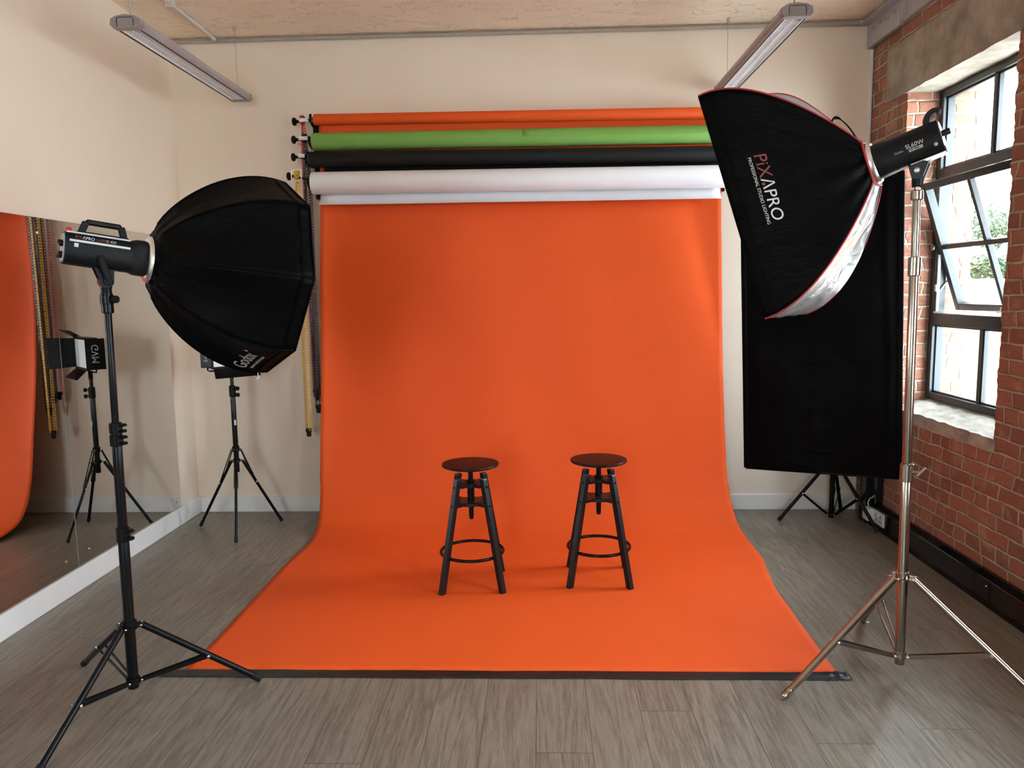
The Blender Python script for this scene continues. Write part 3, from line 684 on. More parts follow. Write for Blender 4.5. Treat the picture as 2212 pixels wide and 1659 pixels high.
# ------------------------------------------------------------------ stands
def stand(name, label, base, feet, hub_z, low_z, pole, mat, leg_r, attach, group='tripod light stands', clamps=(), top=None, inverted=False, foot='black_grip', flat_brace=.014):
    """base: (x,y); feet: three (x,y); pole: [(z0, z1, r)]; lean: pole tip offset"""
    bx, by = base
    r = root(name, (bx, by, 0), label, 'light stand', group)
    lean = top or (0, 0)
    ztop = pole[-1][1]
    def PX(z): return V((bx + lean[0] * z / ztop, by + lean[1] * z / ztop, z))
    for (z0, z1, rr) in pole:
        MB().lathe(PX(z0), PX(z1) - PX(z0), [(0, rr * .96), (.002, rr), ((PX(z1) - PX(z0)).length - .002, rr), ((PX(z1) - PX(z0)).length, rr * .96)], 28).build('pole', mat, r)
    rmax = pole[0][2]
    hubs = MB(); hubs.lathe(PX(hub_z - .016), (0, 0, 1), [(0, rmax + .004), (.002, rmax + .007), (.034, rmax + .007), (.036, rmax + .004)], 28)
    lows = MB(); lows.lathe(PX(low_z - .012), (0, 0, 1), [(0, rmax + .003), (.002, rmax + .006), (.024, rmax + .006), (.026, rmax + .003)], 28)
    leg_from, brace_from = (low_z, hub_z) if inverted else (hub_z, low_z)
    for (fx, fy) in feet:
        d = V((fx - bx, fy - by, 0)); L = d.length; d.normalize(); sd = V((-d.y, d.x, 0))
        a = PX(leg_from) + d * (rmax + .022); f = V((fx, fy, leg_r))
        hb = hubs if not inverted else lows
        for e in (-1, 1): hb.bar(PX(leg_from) + d * rmax * .6 + sd * e * (leg_r + .003), a + d * .008 + sd * e * (leg_r + .003), .026, .004, .001)
        lo = lows if not inverted else hubs
        bp = PX(brace_from) + d * (rmax + .012)
        for e in (-1, 1): lo.bar(PX(brace_from) + d * rmax * .6 + sd * e * .008, bp + d * .006 + sd * e * .008, .016, .003, .001)
        ax = (f - a).normalized()
        lg = MB(); lg.cyl(a, f, leg_r, None, 18); leg = lg.build('leg', mat, r)
        MB().lathe(f - ax * .035, ax, [(0, leg_r + .0005), (.002, leg_r + .0018), (.034, leg_r + .0018), (.037, leg_r)], 18).build('foot_cap', foot, leg)
        att = lerp(a, f, attach)
        br = MB()
        for e in (-1, 1): br.bar(bp + sd * e * .0075, att + sd * e * (leg_r + .003), .0035, flat_brace, .0008, V((0, 0, 1)))
        b = br.build('brace', mat, r, smooth=0)
        for e in (-1, 1):
            MB().lathe(att + sd * e * (leg_r + .004), sd * e, [(0, .0055), (.003, .0055), (.005, .003)], 12).build('rivet', 'silver', leg)
            MB().lathe(bp + sd * e * .0095, sd * e, [(0, .005), (.003, .005), (.0045, .003)], 12).build('rivet', 'silver', b)
            MB().lathe(a + sd * e * (leg_r + .005), sd * e, [(0, .005), (.003, .005), (.0045, .003)], 12).build('rivet', 'silver', leg)
    hubs.build('leg_collar', mat, r, smooth=30); lows.build('brace_collar', mat, r, smooth=30)
    for (kind, z, h, rr, ang) in clamps:
        m = MB(); p = PX(z); q = V((math.cos(R(ang)), math.sin(R(ang)), 0)); sd = V((-q.y, q.x, 0))
        m.lathe(p - V((0, 0, h / 2)), (0, 0, 1), [(0, rr), (.003, rr + .0035), (h - .003, rr + .0035), (h, rr)], 28)
        if kind == 'flip':
            for zz in (h * .30, -h * .22): m.box(p + q * (rr + .012) + V((0, 0, zz)), (.026, .022, h * .26), .004, Matrix((q, sd, V((0, 0, 1)))).transposed())
            cl = m.build('clamp', mat if mat != 'chrome' else 'chrome', r, smooth=30)
            MB().box(p + q * (rr + .018) + V((0, 0, h * .30)), (.030, .010, h * .14), .003, Matrix((q, sd, V((0, 0, 1)))).transposed()).build('lever', 'black_plastic', cl, smooth=30)
        elif kind == 'wing':
            m.cyl(p + q * rr, p + q * (rr + .02) + V((0, 0, .0)), .006)
            cl = m.build('clamp', mat, r, smooth=30)
            w = MB(); w.bar(p + q * (rr + .016) - V((0, 0, .012)), p + q * (rr + .045) + V((0, 0, .022)), .006, .018, .002, sd)
            w.build('wing_screw', 'silver', cl, smooth=30)
        elif kind == 'knob':
            cl = m.build('clamp', mat, r, smooth=30)
            w = MB(); w.cyl(p + q * rr, p + q * (rr + .016), .005); w.lathe(p + q * (rr + .014), q, [(0, .012), (.003, .014), (.014, .014), (.017, .011)], 10)
            w.build('tightening_knob', 'black_plastic', cl, smooth=30)
        else: m.build('sleeve', mat, r, smooth=30)
    return r, PX

def stands():
    stand('light_stand', 'tall black light stand carrying the octagonal softbox and flash head', (-1.572, 2.69), [(-1.149, 2.868), (-1.953, 2.988), (-1.655, 2.234)], .318, .098,
          [(.07, .69, .0195), (.66, 1.07, .0175), (1.03, 1.55, .0125), (1.535, 1.62, .010)], 'black_metal', .0125, .55,
          clamps=[('flip', .675, .055, .0205, -15), ('flip', 1.078, .042, .019, -15), ('flip', 1.033, .044, .0195, -15), ('ring', 1.535, .075, .017, 0), ('knob', 1.548, .036, .0195, -20), ('ring', 1.60, .030, .0165, 190)], top=(.016, 0))
    stand('light_stand', 'tall shiny nickel light stand carrying the rectangular softbox and lamp', (1.418, 2.919), [(.911, 2.747), (1.486, 3.422), (1.835, 2.56)], .42, .098,
          [(.06, .86, .0185), (.80, 1.64, .0165), (1.59, 1.905, .0138), (1.90, 1.95, .0095)], 'chrome', .0135, .54, foot='chrome', flat_brace=.016,
          clamps=[('wing', .838, .070, .0205, -12), ('ring', 1.625, .072, .0185, 0), ('ring', 1.885, .036, .018, 0)], top=(-.02, 0))
    led, _ = stand('light_stand', 'small black tripod under the panel lamp, by the left wall corner', (-2.014, 4.844), [(-2.321, 4.923), (-1.937, 4.576), (-1.80, 5.032)], .553, .475,
          [(.40, .95, .0165), (.92, 1.035, .0115)], 'black_metal', .0095, .34, inverted=True, flat_brace=.007,
          clamps=[('ring', .94, .07, .0175, 0), ('knob', .957, .03, .017, -15), ('knob', .915, .03, .017, -15)], top=(.0, 0))
    MB().add([V((-2.014 + .0168 * math.sin(a), 4.844 - .0168 * math.cos(a), z)) for z in (.715, .75) for a in (.35, .6, .85, 1.1)], [[0, 1, 5, 4], [1, 2, 6, 5], [2, 3, 7, 6]]).build('sticker', 'label_white', led, smooth=0, solid=.0004)
    stand('light_stand', 'black tripod behind the upright black cloth panel by the corner', (1.94, 5.02), [(1.584, 4.991), (2.125, 4.735), (2.085, 5.225)], .39, .045,
          [(.02, 1.0, .0165), (.98, 1.72, .0135)], 'black_metal', .0115, .52,
          clamps=[('ring', .98, .06, .018, 0), ('knob', .98, .03, .018, 20)], top=(.0, 0))

# ------------------------------------------------------------------ octagonal softbox with flash head
def dirs(az, el):
    a = V((math.cos(R(az)) * math.cos(R(el)), math.sin(R(az)) * math.cos(R(el)), math.sin(R(el))))
    s = V((a.y, -a.x, 0)).normalized()
    if s.y > 0: s = -s
    u = s.cross(a)
    if u.z < 0: u = -u
    return a, s, u

def octabox():
    B = V((-1.556, 2.69, 1.712)); a, s, u = dirs(40, -8)
    def W(t, p, q): return B + a * t + s * p + u * q
    # ---- flash head
    r = root('flash_head', tuple(W(.02, 0, -.1)), 'black studio flash head with carry handle, joined to the octagonal softbox', 'flash head')
    def sec(t, w, h, k=.45):
        pts = []
        for i in range(32):
            th = 2 * PI * i / 32; c, sn = math.cos(th), math.sin(th); e = 2 / 3.2
            pts.append(W(t, w * math.copysign(abs(c) ** e, c), h * math.copysign(abs(sn) ** e, sn)))
        return pts
    m = MB(); m.loft([sec(-.128, .050, .053), sec(-.126, .054, .057), sec(-.02, .055, .058), sec(.085, .055, .058)], True); m.build('housing', 'black_plastic', r, smooth=40)
    m = MB(); m.loft([sec(.085, .0555, .0585), sec(.10, .063, .064), sec(.128, .064, .065), sec(.134, .060, .061)], True); m.build('front_collar', 'black_grip', r, smooth=40)
    m = MB(); m.loft([sec(-.1295, .046, .049), sec(-.1275, .047, .050)], True); bp = m.build('control_panel', 'grey_plastic', r, smooth=40)
    for (p, q, rr) in ((.012, -.026, .012), (-.02, -.03, .007), (.02, .012, .010), (-.02, .02, .008)): MB().lathe(W(-.129, p, q), -a, [(0, rr), (.010, rr), (.012, rr * .8)], 16).build('dial', 'black_plastic', bp)
    MB().box(W(-.131, .0, .02), (.02, .006, .012), .001, Matrix((s, a, u)).transposed()).build('power_switch', 'black_plastic', bp)
    rt = Matrix((a, s, u)).transposed()
    h = MB()
    def hb(t0, q0, t1, q1, w, d): h.bar(W(t0, 0, q0), W(t1, 0, q1), w, d, .003, s)
    hb(-.075, .060, -.062, .100, .022, .022); hb(.062, .060, .050, .100, .022, .022)
    h.box(W(-.006, 0, .060), (.165, .026, .010), .003, rt)
    h.build('handle', 'black_grip', r, smooth=30)
    MB().bar(W(-.064, 0, .100), W(.052, 0, .100), .020, .017, .006, s).build('handle_grip', 'black_plastic', r, smooth=40)
    MB().lathe(W(-.112, 0, .056), u, [(0, .009), (.010, .009), (.016, .006), (.018, .002)], 14).build('slave_sensor', 'red_lens', r)
    m = MB(); m.box(W(-.02, .0555, .0255), (.19, .0016, .0075), 0, rt); m.build('light_stripe', 'label_white', r, smooth=0)
    m = MB(); m.box(W(-.025, .046, .0535), (.20, .012, .006), .001, rt); m.build('top_stripe', 'grey_plastic', r, smooth=0)
    m = MB(); m.box(W(-.094, .0562, .0105), (.013, .0012, .013), 0, rt); m.build('sticker', 'label_white', r, smooth=0)
    for i in range(4): MB().box(W(-.118, .0535, .012 - i * .010), (.012, .004, .003), .0008, rt).build('vent_slot', 'black_grip', r, smooth=0)
    tf = lambda x, y: W(-.098 + x, .0545 - y * .10, .0335 + y)
    _, w = text_on('lettering', 'PiX', 'label_red', r, tf, height=.0105); 
    _, w2 = text_on('lettering', 'ΛPRO', 'label_white', r, tf, height=.0105, x0=w + .001)
    _, w3 = text_on('lettering', 'LUMI', 'label_red', r, tf, height=.0095, x0=w + w2 + .008)
    text_on('lettering', 'II 400', 'label_pale', r, tf, height=.0095, x0=w + w2 + w3 + .010)
    m = MB(); m.bar(W(-.012, 0, -.056), W(.012, 0, -.062), .05, .02, .004, s)
    P0 = V((-1.5565, 2.69, 1.600))
    for e in (-1, 1): m.loft([[W(-.03, e * .022 - .004, -.056), W(-.03, e * .022 + .004, -.056), W(.034, e * .022 + .004, -.056), W(.034, e * .022 - .004, -.056)],
                              [P0 + a * -.024 + s * (e * .022 - .004) + V((0, 0, .02)), P0 + a * -.024 + s * (e * .022 + .004) + V((0, 0, .02)), P0 + a * .024 + s * (e * .022 + .004) + V((0, 0, .02)), P0 + a * .024 + s * (e * .022 - .004) + V((0, 0, .02))],
                              [P0 + a * -.010 + s * (e * .022 - .004) + V((0, 0, -.005)), P0 + a * -.010 + s * (e * .022 + .004) + V((0, 0, -.005)), P0 + a * .010 + s * (e * .022 + .004) + V((0, 0, -.005)), P0 + a * .010 + s * (e * .022 - .004) + V((0, 0, -.005))]])
    m.lathe(P0 - s * .03 + V((0, 0, .012)), s, [(0, .023), (.06, .023)], 22); m.lathe(P0 + V((0, 0, -.045)), (0, 0, 1), [(0, .0165), (.002, .018), (.043, .018), (.047, .016)], 20)
    m.build('mounting_bracket', 'black_plastic', r, smooth=30)
    m = MB(); m.bar(P0 + s * .036 + V((0, 0, .0)) + a * .010, P0 + s * .062 + V((0, 0, .098)) - a * .022, .022, .013, .005, s); m.lathe(P0 + s * .03 + V((0, 0, .012)), s, [(0, .013), (.012, .012)], 14)
    m.build('tilt_lever', 'black_grip', r, smooth=30)
    # ---- softbox
    T0, T1, T2, r0, R1 = .150, .585, .632, .078, .392
    rr = root('octagonal_softbox', tuple(W(.4, 0, -.4)), 'large black octagonal softbox on the black stand at left', 'softbox')
    m = MB(); m.lathe(W(.134, 0, 0), a, [(0, .060), (0, .072), (.006, .082), (.016, .086), (.026, .080), (.034, .070), (.034, .060)], 40, False); ring = m.build('speed_ring', 'alu', rr, smooth=50)
    roll = R(-2.0)
    def g(tau): return math.sin(tau * PI / 2) ** .62
    def rib(th, tau):
        rad = r0 + (R1 - r0) * g(tau); c = math.cos(th + roll); q = math.sin(th + roll)
        return W(lerp(T0, T1, tau), rad * c, rad * q)
    def lipp(th, k):
        rad = R1 * (1 - .012 * k); return W(lerp(T1, T2, k), rad * math.cos(th + roll), rad * math.sin(th + roll))
    C0 = W(.4, 0, 0)
    for k in range(8):
        th0, th1 = k * PI / 4, (k + 1) * PI / 4
        # back part of the lower panels folds away from the ring, leaving it open
        def fn(v, tau, th0=th0, th1=th1, k=k):
            p = lerp(rib(th0, tau), rib(th1, tau), v)
            sag = math.sin(v * PI) * (.020 * math.sin(tau * PI) + .004)
            ax = B + a * (p - B).dot(a); n = (p - ax).normalized()
            wr = .0035 * noise.noise(V((v * 5 + k * 7, tau * 9, 1))) * math.sin(v * PI)
            if tau < .25: wr += .006 * math.sin(v * 15 + k) * (1 - tau * 4) * math.sin(v * PI)
            return p - n * (sag + wr)
        MB().grid(fn, 16, 26).build('side_panel', 'black_fabric', rr, smooth=180, solid=.0012)
        m = MB(); m.grid(lambda v, q, th0=th0, th1=th1: lerp(lipp(th0, q), lipp(th1, q), v) - (lerp(lipp(th0, q), lipp(th1, q), v) - W(lerp(T1, T2, q), 0, 0)).normalized() * .004 * math.sin(v * PI), 10, 4)
        m.build('rim_lip', 'black_fabric', rr, smooth=180, solid=.0015)
        MB().tube([rib(th0, i / 24) * 1.0 for i in range(1, 25)] + [lipp(th0, 1)], .0028, 6).build('seam', 'black_fabric', rr)
        m = MB(); m.tube([lipp(th0, 1), lipp(th1, 1)], .003, 6); m.tube([rib(th0, 1), rib(th1, 1)], .0022, 6); m.build('rim_seam', 'black_fabric', rr)
    dc = W(lerp(T1, T2, .55), 0, 0); vs = [dc + (lipp(k * PI / 4, .55) - dc) * .965 for k in range(8)] + [dc]
    MB().add(vs, [[k, (k + 1) % 8, 8] for k in range(8)]).build('diffuser', 'white_fabric', rr, smooth=0, solid=.001)
    # flap of fabric beside the ring, small wire hook under the rim
    fl = MB(); fl.grid(lambda x, y: W(.148 + .035 * y, lerp(.02, .072, x), -.083 - .018 * y + .006 * math.sin(x * 9)), 8, 4); fl.build('rear_flap', 'black_fabric', rr, smooth=180, solid=.001)
    hk = lipp(-PI / 2, .2)
    MB().tube([hk, hk + V((0, 0, -.012)), hk + V((.004, 0, -.02)), hk + V((.003, 0, -.027)), hk + V((-.003, 0, -.028)), hk + V((-.004, 0, -.022))], .0006, 6).build('wire_hook', 'silver', rr)
    # lettering on the lower near panel, running along the rim edge
    tha, thb = -PI / 2, -PI / 4
    def tx(x, y):
        tau = .87 + (.0 - y) / (T1 - T0) ; v = x / .30 + .13
        p = lerp(rib(tha, tau), rib(thb, tau), v); ax = B + a * (p - B).dot(a); n = (p - ax).normalized()
        sag = math.sin(v * PI) * (.020 * math.sin(tau * PI) + .004)
        return p - n * sag + n * .006
    text_on('lettering', 'Godox', 'label_pale', rr, lambda x, y: tx(x, y), width=.145, height=.052)
    text_on('lettering', 'WWW.GODOX.COM', 'label_pale', rr, lambda x, y: tx(x + .015, y - .026), width=.135, height=.011)
    text_on('lettering', '®', 'label_pale', rr, lambda x, y: tx(x + .152, y + .042), height=.014)

# ------------------------------------------------------------------ rectangular softbox with lamp
def rectbox():
    B = V((1.353, 2.92, 2.048)); a, s, u = dirs(146, -18)
    def W(t, p, q): return B + a * t + s * p + u * q
    rt = Matrix((a, s, u)).transposed()
    r = root('studio_lamp', tuple(W(-.03, 0, -.14)), 'black cylindrical LED studio lamp behind the rectangular softbox, hook handle', 'studio lamp')
    def sec(t, w, h, e=2 / 2.6, dz=0):
        return [W(t, w * math.copysign(abs(math.cos(x)) ** e, math.cos(x)), dz + h * math.copysign(abs(math.sin(x)) ** e, math.sin(x))) for x in [2 * PI * i / 32 for i in range(32)]]
    MB().loft([sec(-.120, .050, .055), sec(-.117, .055, .060), sec(-.06, .056, .061), sec(.03, .056, .061), sec(.06, .058, .063), sec(.10, .060, .066), sec(.112, .058, .064)], True).build('housing', 'black_plastic', r, smooth=40)
    bp = MB().loft([sec(-.1225, .045, .050), sec(-.119, .047, .052)], True).build('control_panel', 'alu', r, smooth=40)
    k = MB(); k.lathe(W(-.122, .018, .004), -a, [(0, .011), (.024, .011), (.027, .009)], 18); k.build('dial', 'black_plastic', bp)
    MB().box(W(-.06, .0, -.0615), (.115, .07, .004), .001, rt).build('base_plate', 'alu', r, smooth=0)
    h = MB(); P = catmull([W(-.086, 0, .045), W(-.089, 0, .068), W(-.103, 0, .086), W(-.122, 0, .092), W(-.136, 0, .083)], 18); rg = []
    for k, p in enumerate(P):
        d = (P[min(k + 1, 18)] - P[max(k - 1, 0)]).normalized(); nn = d.cross(s); th = lerp(.012, .0075, k / 18)
        rg.append([p + nn * th + s * .027, p + nn * th - s * .027, p - nn * th - s * .027, p - nn * th + s * .027])
    h.loft(rg)
    h.build('handle', 'black_grip', r, smooth=40)
    for i in range(3): MB().box(W(-.108, .0545, .022 - i * .010), (.016, .004, .003), .001, rt).build('vent_slot', 'black_grip', r, smooth=0)
    MB().lathe(W(-.098, .0555, -.030), s, [(0, .0065), (.002, .0065), (.003, .005)], 16).build('badge', 'label_pale', r)
    tf = lambda x, y: W(.030 - x, .0572 , -.006 + y)
    text_on('lettering', 'Godox', 'label_pale', r, lambda x, y: tf(x - .004, y - .006), width=.030, height=.008)
    text_on('lettering', 'SL60W', 'label_white', r, lambda x, y: tf(x + .036, y - .002), width=.060, height=.015)
    m = MB(); m.box(tf(.066, -.011), (.046, .001, .011), 0, rt); m.build('serial_label', 'label_pale', r, smooth=0)
    m = MB(); x = .047
    rr_ = random.Random(3)
    while x < .085:
        w = rr_.choice((.0008, .0015, .0024)); m.box(tf(x, -.011) + s * .0006, (w, .0006, .0075), 0, rt); x += w + rr_.choice((.0008, .0014, .004))
    m.build('barcode', 'label_dark', r, smooth=0)
    P0 = V((1.3985, 2.919, 1.955)); m = MB()
    for e in (-1, 1):
        m.loft([[W(tt, e * .026 + dd, -.058) for tt, dd in ((-.085, -.004), (-.085, .004), (.0, .004), (.0, -.004))],
                [P0 + V((hx, 0, .045)) + s * (e * .024 + dd) for hx, dd in ((.040, -.004), (.040, .004), (-.036, .004), (-.036, -.004))],
                [P0 + V((hx, 0, -.012)) + s * (e * .022 + dd) for hx, dd in ((.020, -.004), (.020, .004), (-.018, .004), (-.018, -.004))]])
    m.lathe(P0 + V((0, 0, -.04)), (0, 0, 1), [(0, .017), (.003, .019), (.045, .021), (.06, .02)], 22)
    m.build('mounting_bracket', 'black_plastic', r, smooth=30)
    MB().lathe(P0 + s * .027 + V((0, 0, .018)), s, [(0, .011), (.004, .011), (.007, .006)], 18).build('bracket_bolt', 'alu', r)
    # ---- softbox
    T0, T1 = .118, .583; w1, h1, q0 = .275, .452, .066
    q = root('rectangular_softbox', tuple(W(.4, 0, -.5)), 'tilted black rectangular softbox with red edges and a silver inner side showing', 'softbox')
    def g(t): return math.sin(t * PI / 2) ** .86
    def C(t, sx, sy):
        k = g(max(t, 0)); return W(lerp(T0, T1, t), sx * (q0 + (w1 - q0) * k), sy * (q0 + (h1 - q0) * k))
    def side(t, v, sx=1):
        p = lerp(C(t, sx, -1), C(t, sx, 1), (v + 1) / 2)
        sag = .022 * math.sin(t * PI) * (1 - v * v)
        wr = 0
        if t < .45: wr = .010 * (1 - t / .45) * math.sin(v * 13) * (1 - v * v)
        wr += .003 * noise.noise(V((t * 6, v * 5, sx))) * (1 - v * v)
        return p - s * sx * (sag + wr)
    for sx, mt in ((1, 'black_fabric'), (-1, 'black_fabric')):
        MB().grid(lambda t, v, sx=sx: side(t, v * 2 - 1, sx), 36, 30).build('side_panel', mt, q, smooth=180, solid=.0012)
    def edge(sy):
        def fn(t, v):
            p = lerp(C(t, 1, sy), C(t, -1, sy), v)
            fold = .012 * math.sin(v * 9 + t * 4) * (1 - t) + .005 * math.sin(v * 17 - t * 13) * math.sin(v * PI) + .006 * noise.noise(V((t * 9, v * 7, 2)))
            return p - u * sy * (.020 * math.sin(t * PI) * math.sin(v * PI) + .6 * fold * math.sin(min(1, v * 4) * PI / 2))
        return fn
    MB().grid(edge(-1), 40, 20).build('lower_panel', 'silver_fabric', q, smooth=180, solid=.0012)
    MB().grid(edge(1), 40, 20).build('upper_panel', 'black_fabric', q, smooth=180, solid=.0012)
    # gap at the top seam with the silver lining lifted
    def lift(t, v):
        tt = lerp(.14, .50, t); p = C(tt, 1, 1); k = math.sin(t * PI)
        return p + u * (.002 + .030 * k * v) - s * .008 * v
    MB().grid(lift, 20, 3).build('lining_flap', 'silver_fabric', q, smooth=180, solid=.001)
    MB().tube([lift(i / 20, 1) for i in range(21)], .0028, 6).build('flap_piping', 'red_piping', q)
    lp = [C(.15, 1, 1) + u * .0, C(.13, .8, 1) + u * .030, C(.10, .7, 1) + u * .042, C(.06, .8, 1) + u * .030, C(.03, .9, 1) + u * .0]
    pts = catmull(lp, 14)
    mm = MB()
    for p, p2 in zip(pts[:-1], pts[1:]): mm.bar(p, p2 + (p2 - p) * .1, .004, .022, .001, s)
    mm.build('strap_loop', 'black_fabric', q, smooth=60)
    for sx in (-1, 1):
        for sy in (-1, 1):
            MB().tube([C(i / 30, sx, sy) for i in range(31)], .0034, 8).build('edge_piping', 'red_piping', q)
    m = MB()
    for (A, Bq) in (((1, -1), (1, 1)), ((1, 1), (-1, 1)), ((-1, 1), (-1, -1)), ((-1, -1), (1, -1))):
        m.grid(lambda x, y, A=A, Bq=Bq: lerp(C(1, *A), C(1, *Bq), x) + a * (.004 * y - .002), 12, 2)
    m.build('rim_lip', 'black_fabric', q, smooth=180, solid=.0016)
    MB().tube([side(.90, -1 + 2 * i / 30) + s * .001 for i in range(31)], .0022, 6).build('rim_seam', 'black_fabric', q)
    MB().add([*[lerp(W(lerp(T0, T1, .95), 0, 0), C(.95, e, f), .965) for e, f in ((-1, -1), (1, -1), (1, 1), (-1, 1))]], [[0, 1, 2, 3]]).build('diffuser', 'white_fabric', q, smooth=0, solid=.001)
    m = MB(); m.lathe(W(.103, 0, 0), a, [(0, .058), (0, .074), (.008, .080), (.02, .080), (.024, .07), (.024, .058)], 36, False); m.build('speed_ring', 'alu', q, smooth=50)
    MB().tube([W(T0 + .004, q0 * c1 * 1.12, q0 * c2 * 1.12) for c1, c2 in ((1, -1), (1.12, 0), (1, 1), (0, 1.12), (-1, 1), (-1.12, 0), (-1, -1), (0, -1.12))], .0045, 8, True).build('collar_piping', 'red_piping', q)
    # lettering down the near side
    def st(x, y, v0=.36):
        t = 1 - (.103 + y) / (T1 - T0)
        k = g(t); hh = q0 + (h1 - q0) * k
        v = v0 - x / hh
        p = side(t, v); e = .004
        n = (side(t + e, v) - side(t - e, v)).cross(side(t, v + e) - side(t, v - e)).normalized()
        if n.dot(s) < 0: n = -n
        return p + n * .003
    # red PiX, white rest
    _, wa = text_on('lettering', 'PiX', 'label_red', q, lambda x, y: st(x, y + .021), height=.042, width=.090)
    _, wb = text_on('lettering', 'ΛPRO', 'label_white', q, lambda x, y: st(x + .093, y + .021), height=.042, width=.166)
    m = MB(); m.add([st(.114 + .006 * math.cos(2 * PI * k / 16), .026 + .006 * math.sin(2 * PI * k / 16)) for k in range(16)], [list(range(16))]); m.build('letter_dot', 'label_red', q, smooth=0, recalc=False, solid=.0006)
    text_on('lettering', 'PROFESSIONAL STUDIO LIGHTING', 'label_white', q, lambda x, y: st(x + .004, y), width=.266, height=.0115)

# ------------------------------------------------------------------ panel lamp, cloth panel, ceiling lights
def panel_lamp():
    P = V((-2.0, 4.830, 1.20)); n = V((.71, -.70, 0)).normalized(); sd = V((-n.y, n.x, 0)); up = V((0, 0, 1))  # sd: to the lamp's own left
    def W(x, y, z): return P + sd * x + n * y + up * z       # y towards the lit face
    rt = Matrix((sd, n, up)).transposed()
    r = root('panel_lamp', tuple(W(0, 0, -.12)), 'black LED panel lamp with open barn doors on the small tripod', 'panel lamp')
    MB().box(W(0, -.012, 0), (.285, .072, .205), .006, rt).build('housing', 'black_plastic', r, smooth=30)
    MB().box(W(0, .0255, 0), (.262, .004, .182), .001, rt).build('diffuser', 'white_plastic', r, smooth=0)
    m = MB()
    for (x, z, w, h) in ((0, .098, .29, .012), (0, -.098, .29, .012), (.140, 0, .012, .20), (-.140, 0, .012, .20)): m.box(W(x, .027, z), (w, .010, h), .002, rt)
    m.build('front_frame', 'black_metal', r, smooth=30)
    # barn doors: hinged plates, top/bottom wide, sides
    def door(h0, h1, out, wid0, wid1, ax):
        return [h0 - ax * wid0 / 2, h0 + ax * wid0 / 2, out + ax * wid1 / 2, out - ax * wid1 / 2]
    D = [(W(0, .032, .104), W(0, .115, .155), .27, .30, sd), (W(0, .032, -.104), W(0, .095, -.160), .27, .30, sd), (W(.146, .032, 0), W(.150, .185, 0), .19, .205, up), (W(-.146, .032, 0), W(-.172, -.074, 0), .19, .20, up)]
    for h0, out, w0, w1, ax in D:
        MB().add(door(h0, None, out, w0, w1, ax), [[0, 1, 2, 3]]).build('barn_door', 'black_metal', r, smooth=0, solid=.003)
    y = MB(); y.tube([W(.152, -.02, .0), W(.152, -.02, -.112), W(.14, -.02, -.120), W(-.14, -.02, -.120), W(-.152, -.02, -.112), W(-.152, -.02, 0)], .005, 8)
    y.cyl(W(0, -.02, -.118), W(0, -.02, -.175), .014); y.build('yoke', 'black_metal', r)
    for e in (-1, 1): MB().lathe(W(e * .145, -.02, 0), sd * e, [(0, .010), (.008, .012), (.011, .010)], 10).build('yoke_knob', 'black_plastic', r, smooth=30)
    b = MB(); b.box(W(0, -.056, 0), (.11, .020, .13), .004, rt); b.box(W(.10, -.052, .02), (.05, .012, .09), .003, rt); b.build('battery_mount', 'black_grip', r, smooth=30)
    # maker's letters on the end that the mirror shows, running up the side
    hd = (W(-.172, -.074, 0) - W(-.146, .032, 0)); hn = V((hd.y, -hd.x, 0)).normalized()
    if hn.dot(sd) > 0: hn = -hn
    text_on('lettering', 'GVM', 'label_white', r, lambda x, yy: W(-.146, .032, 0) + hd * (.66 - yy / hd.length) + hn * .004 + up * (.06 - x), width=.115, height=.040)

def cloth_panel():
    bl, br, tr = V((1.353, 4.95, .383)), V((2.13, 4.50, .417)), V((2.067, 4.50, 2.205)); tl = bl + (tr - br)
    ux = (br - bl); uz = (tl - bl); n = ux.cross(uz).normalized()
    if n.y > 0: n = -n
    r = root('cloth_panel', tuple((bl + br) / 2), 'tall black cloth panel standing in the corner behind the rectangular softbox', 'cloth panel')
    folds = [.075, .16, .235, .31, .39, .47, .56, .64, .73, .82, .90]
    def fn(u, v):
        p = bl + ux * u + uz * v; d = 0
        inside = min(1, max(0, min(u - .02, .98 - u) / .08))
        for k, f in enumerate(folds):
            x = (v - f - .004 * math.sin(u * 5 + k)) * 1.79
            d += .0018 * math.exp(-abs(x) / .010) * inside * (.4 + .6 * math.sin(u * PI))
        d += .012 * math.exp(-((u - .93 - .015 * math.sin(v * 5)) / .02) ** 2) * min(1, v * 4) * .6
        d += .005 * math.exp(-((u - .47) / .012) ** 2) * .4
        d += .018 * noise.noise(V((u * 2.2, v * 3.6, 0))) * inside + .004 * noise.noise(V((u * 9, v * 14, 5))) * inside
        return p + n * (.010 + d)
    MB().grid(fn, 60, 220).build('cloth', 'black_cloth', r, smooth=180, solid=.0012)
    f = MB()
    for A, Bq in ((bl, br), (br, tr), (tr, tl), (tl, bl)): f.bar(A, Bq, .016, .020, .003, n)
    f.build('frame', 'black_metal', r, smooth=0)
    e = MB()
    for A, Bq in ((br, tr), (tl, bl)): e.bar(A + n * .006, Bq + n * .006, .030, .018, .003, n)
    e.build('hem', 'black_cloth', r, smooth=0)
    MB().ball(bl + n * .006 - V((0, 0, .006)), .006, 8).build('corner_tie', 'red_piping', r)
    c = (bl + br + tr + tl) / 4
    sp = V((1.94, 5.02, 1.25)); m = MB()
    m.bar(V((1.94, 5.02, 1.25)), V((1.94, 5.02, 1.25)) + (c - n * .032 - V((1.94, 5.02, 1.25))), .02, .02, .003)
    m.bar(bl + uz * .485 - n * .032, br + uz * .485 - n * .032, .018, .018, .003)
    m.build('support_arm', 'black_metal', r, smooth=0)

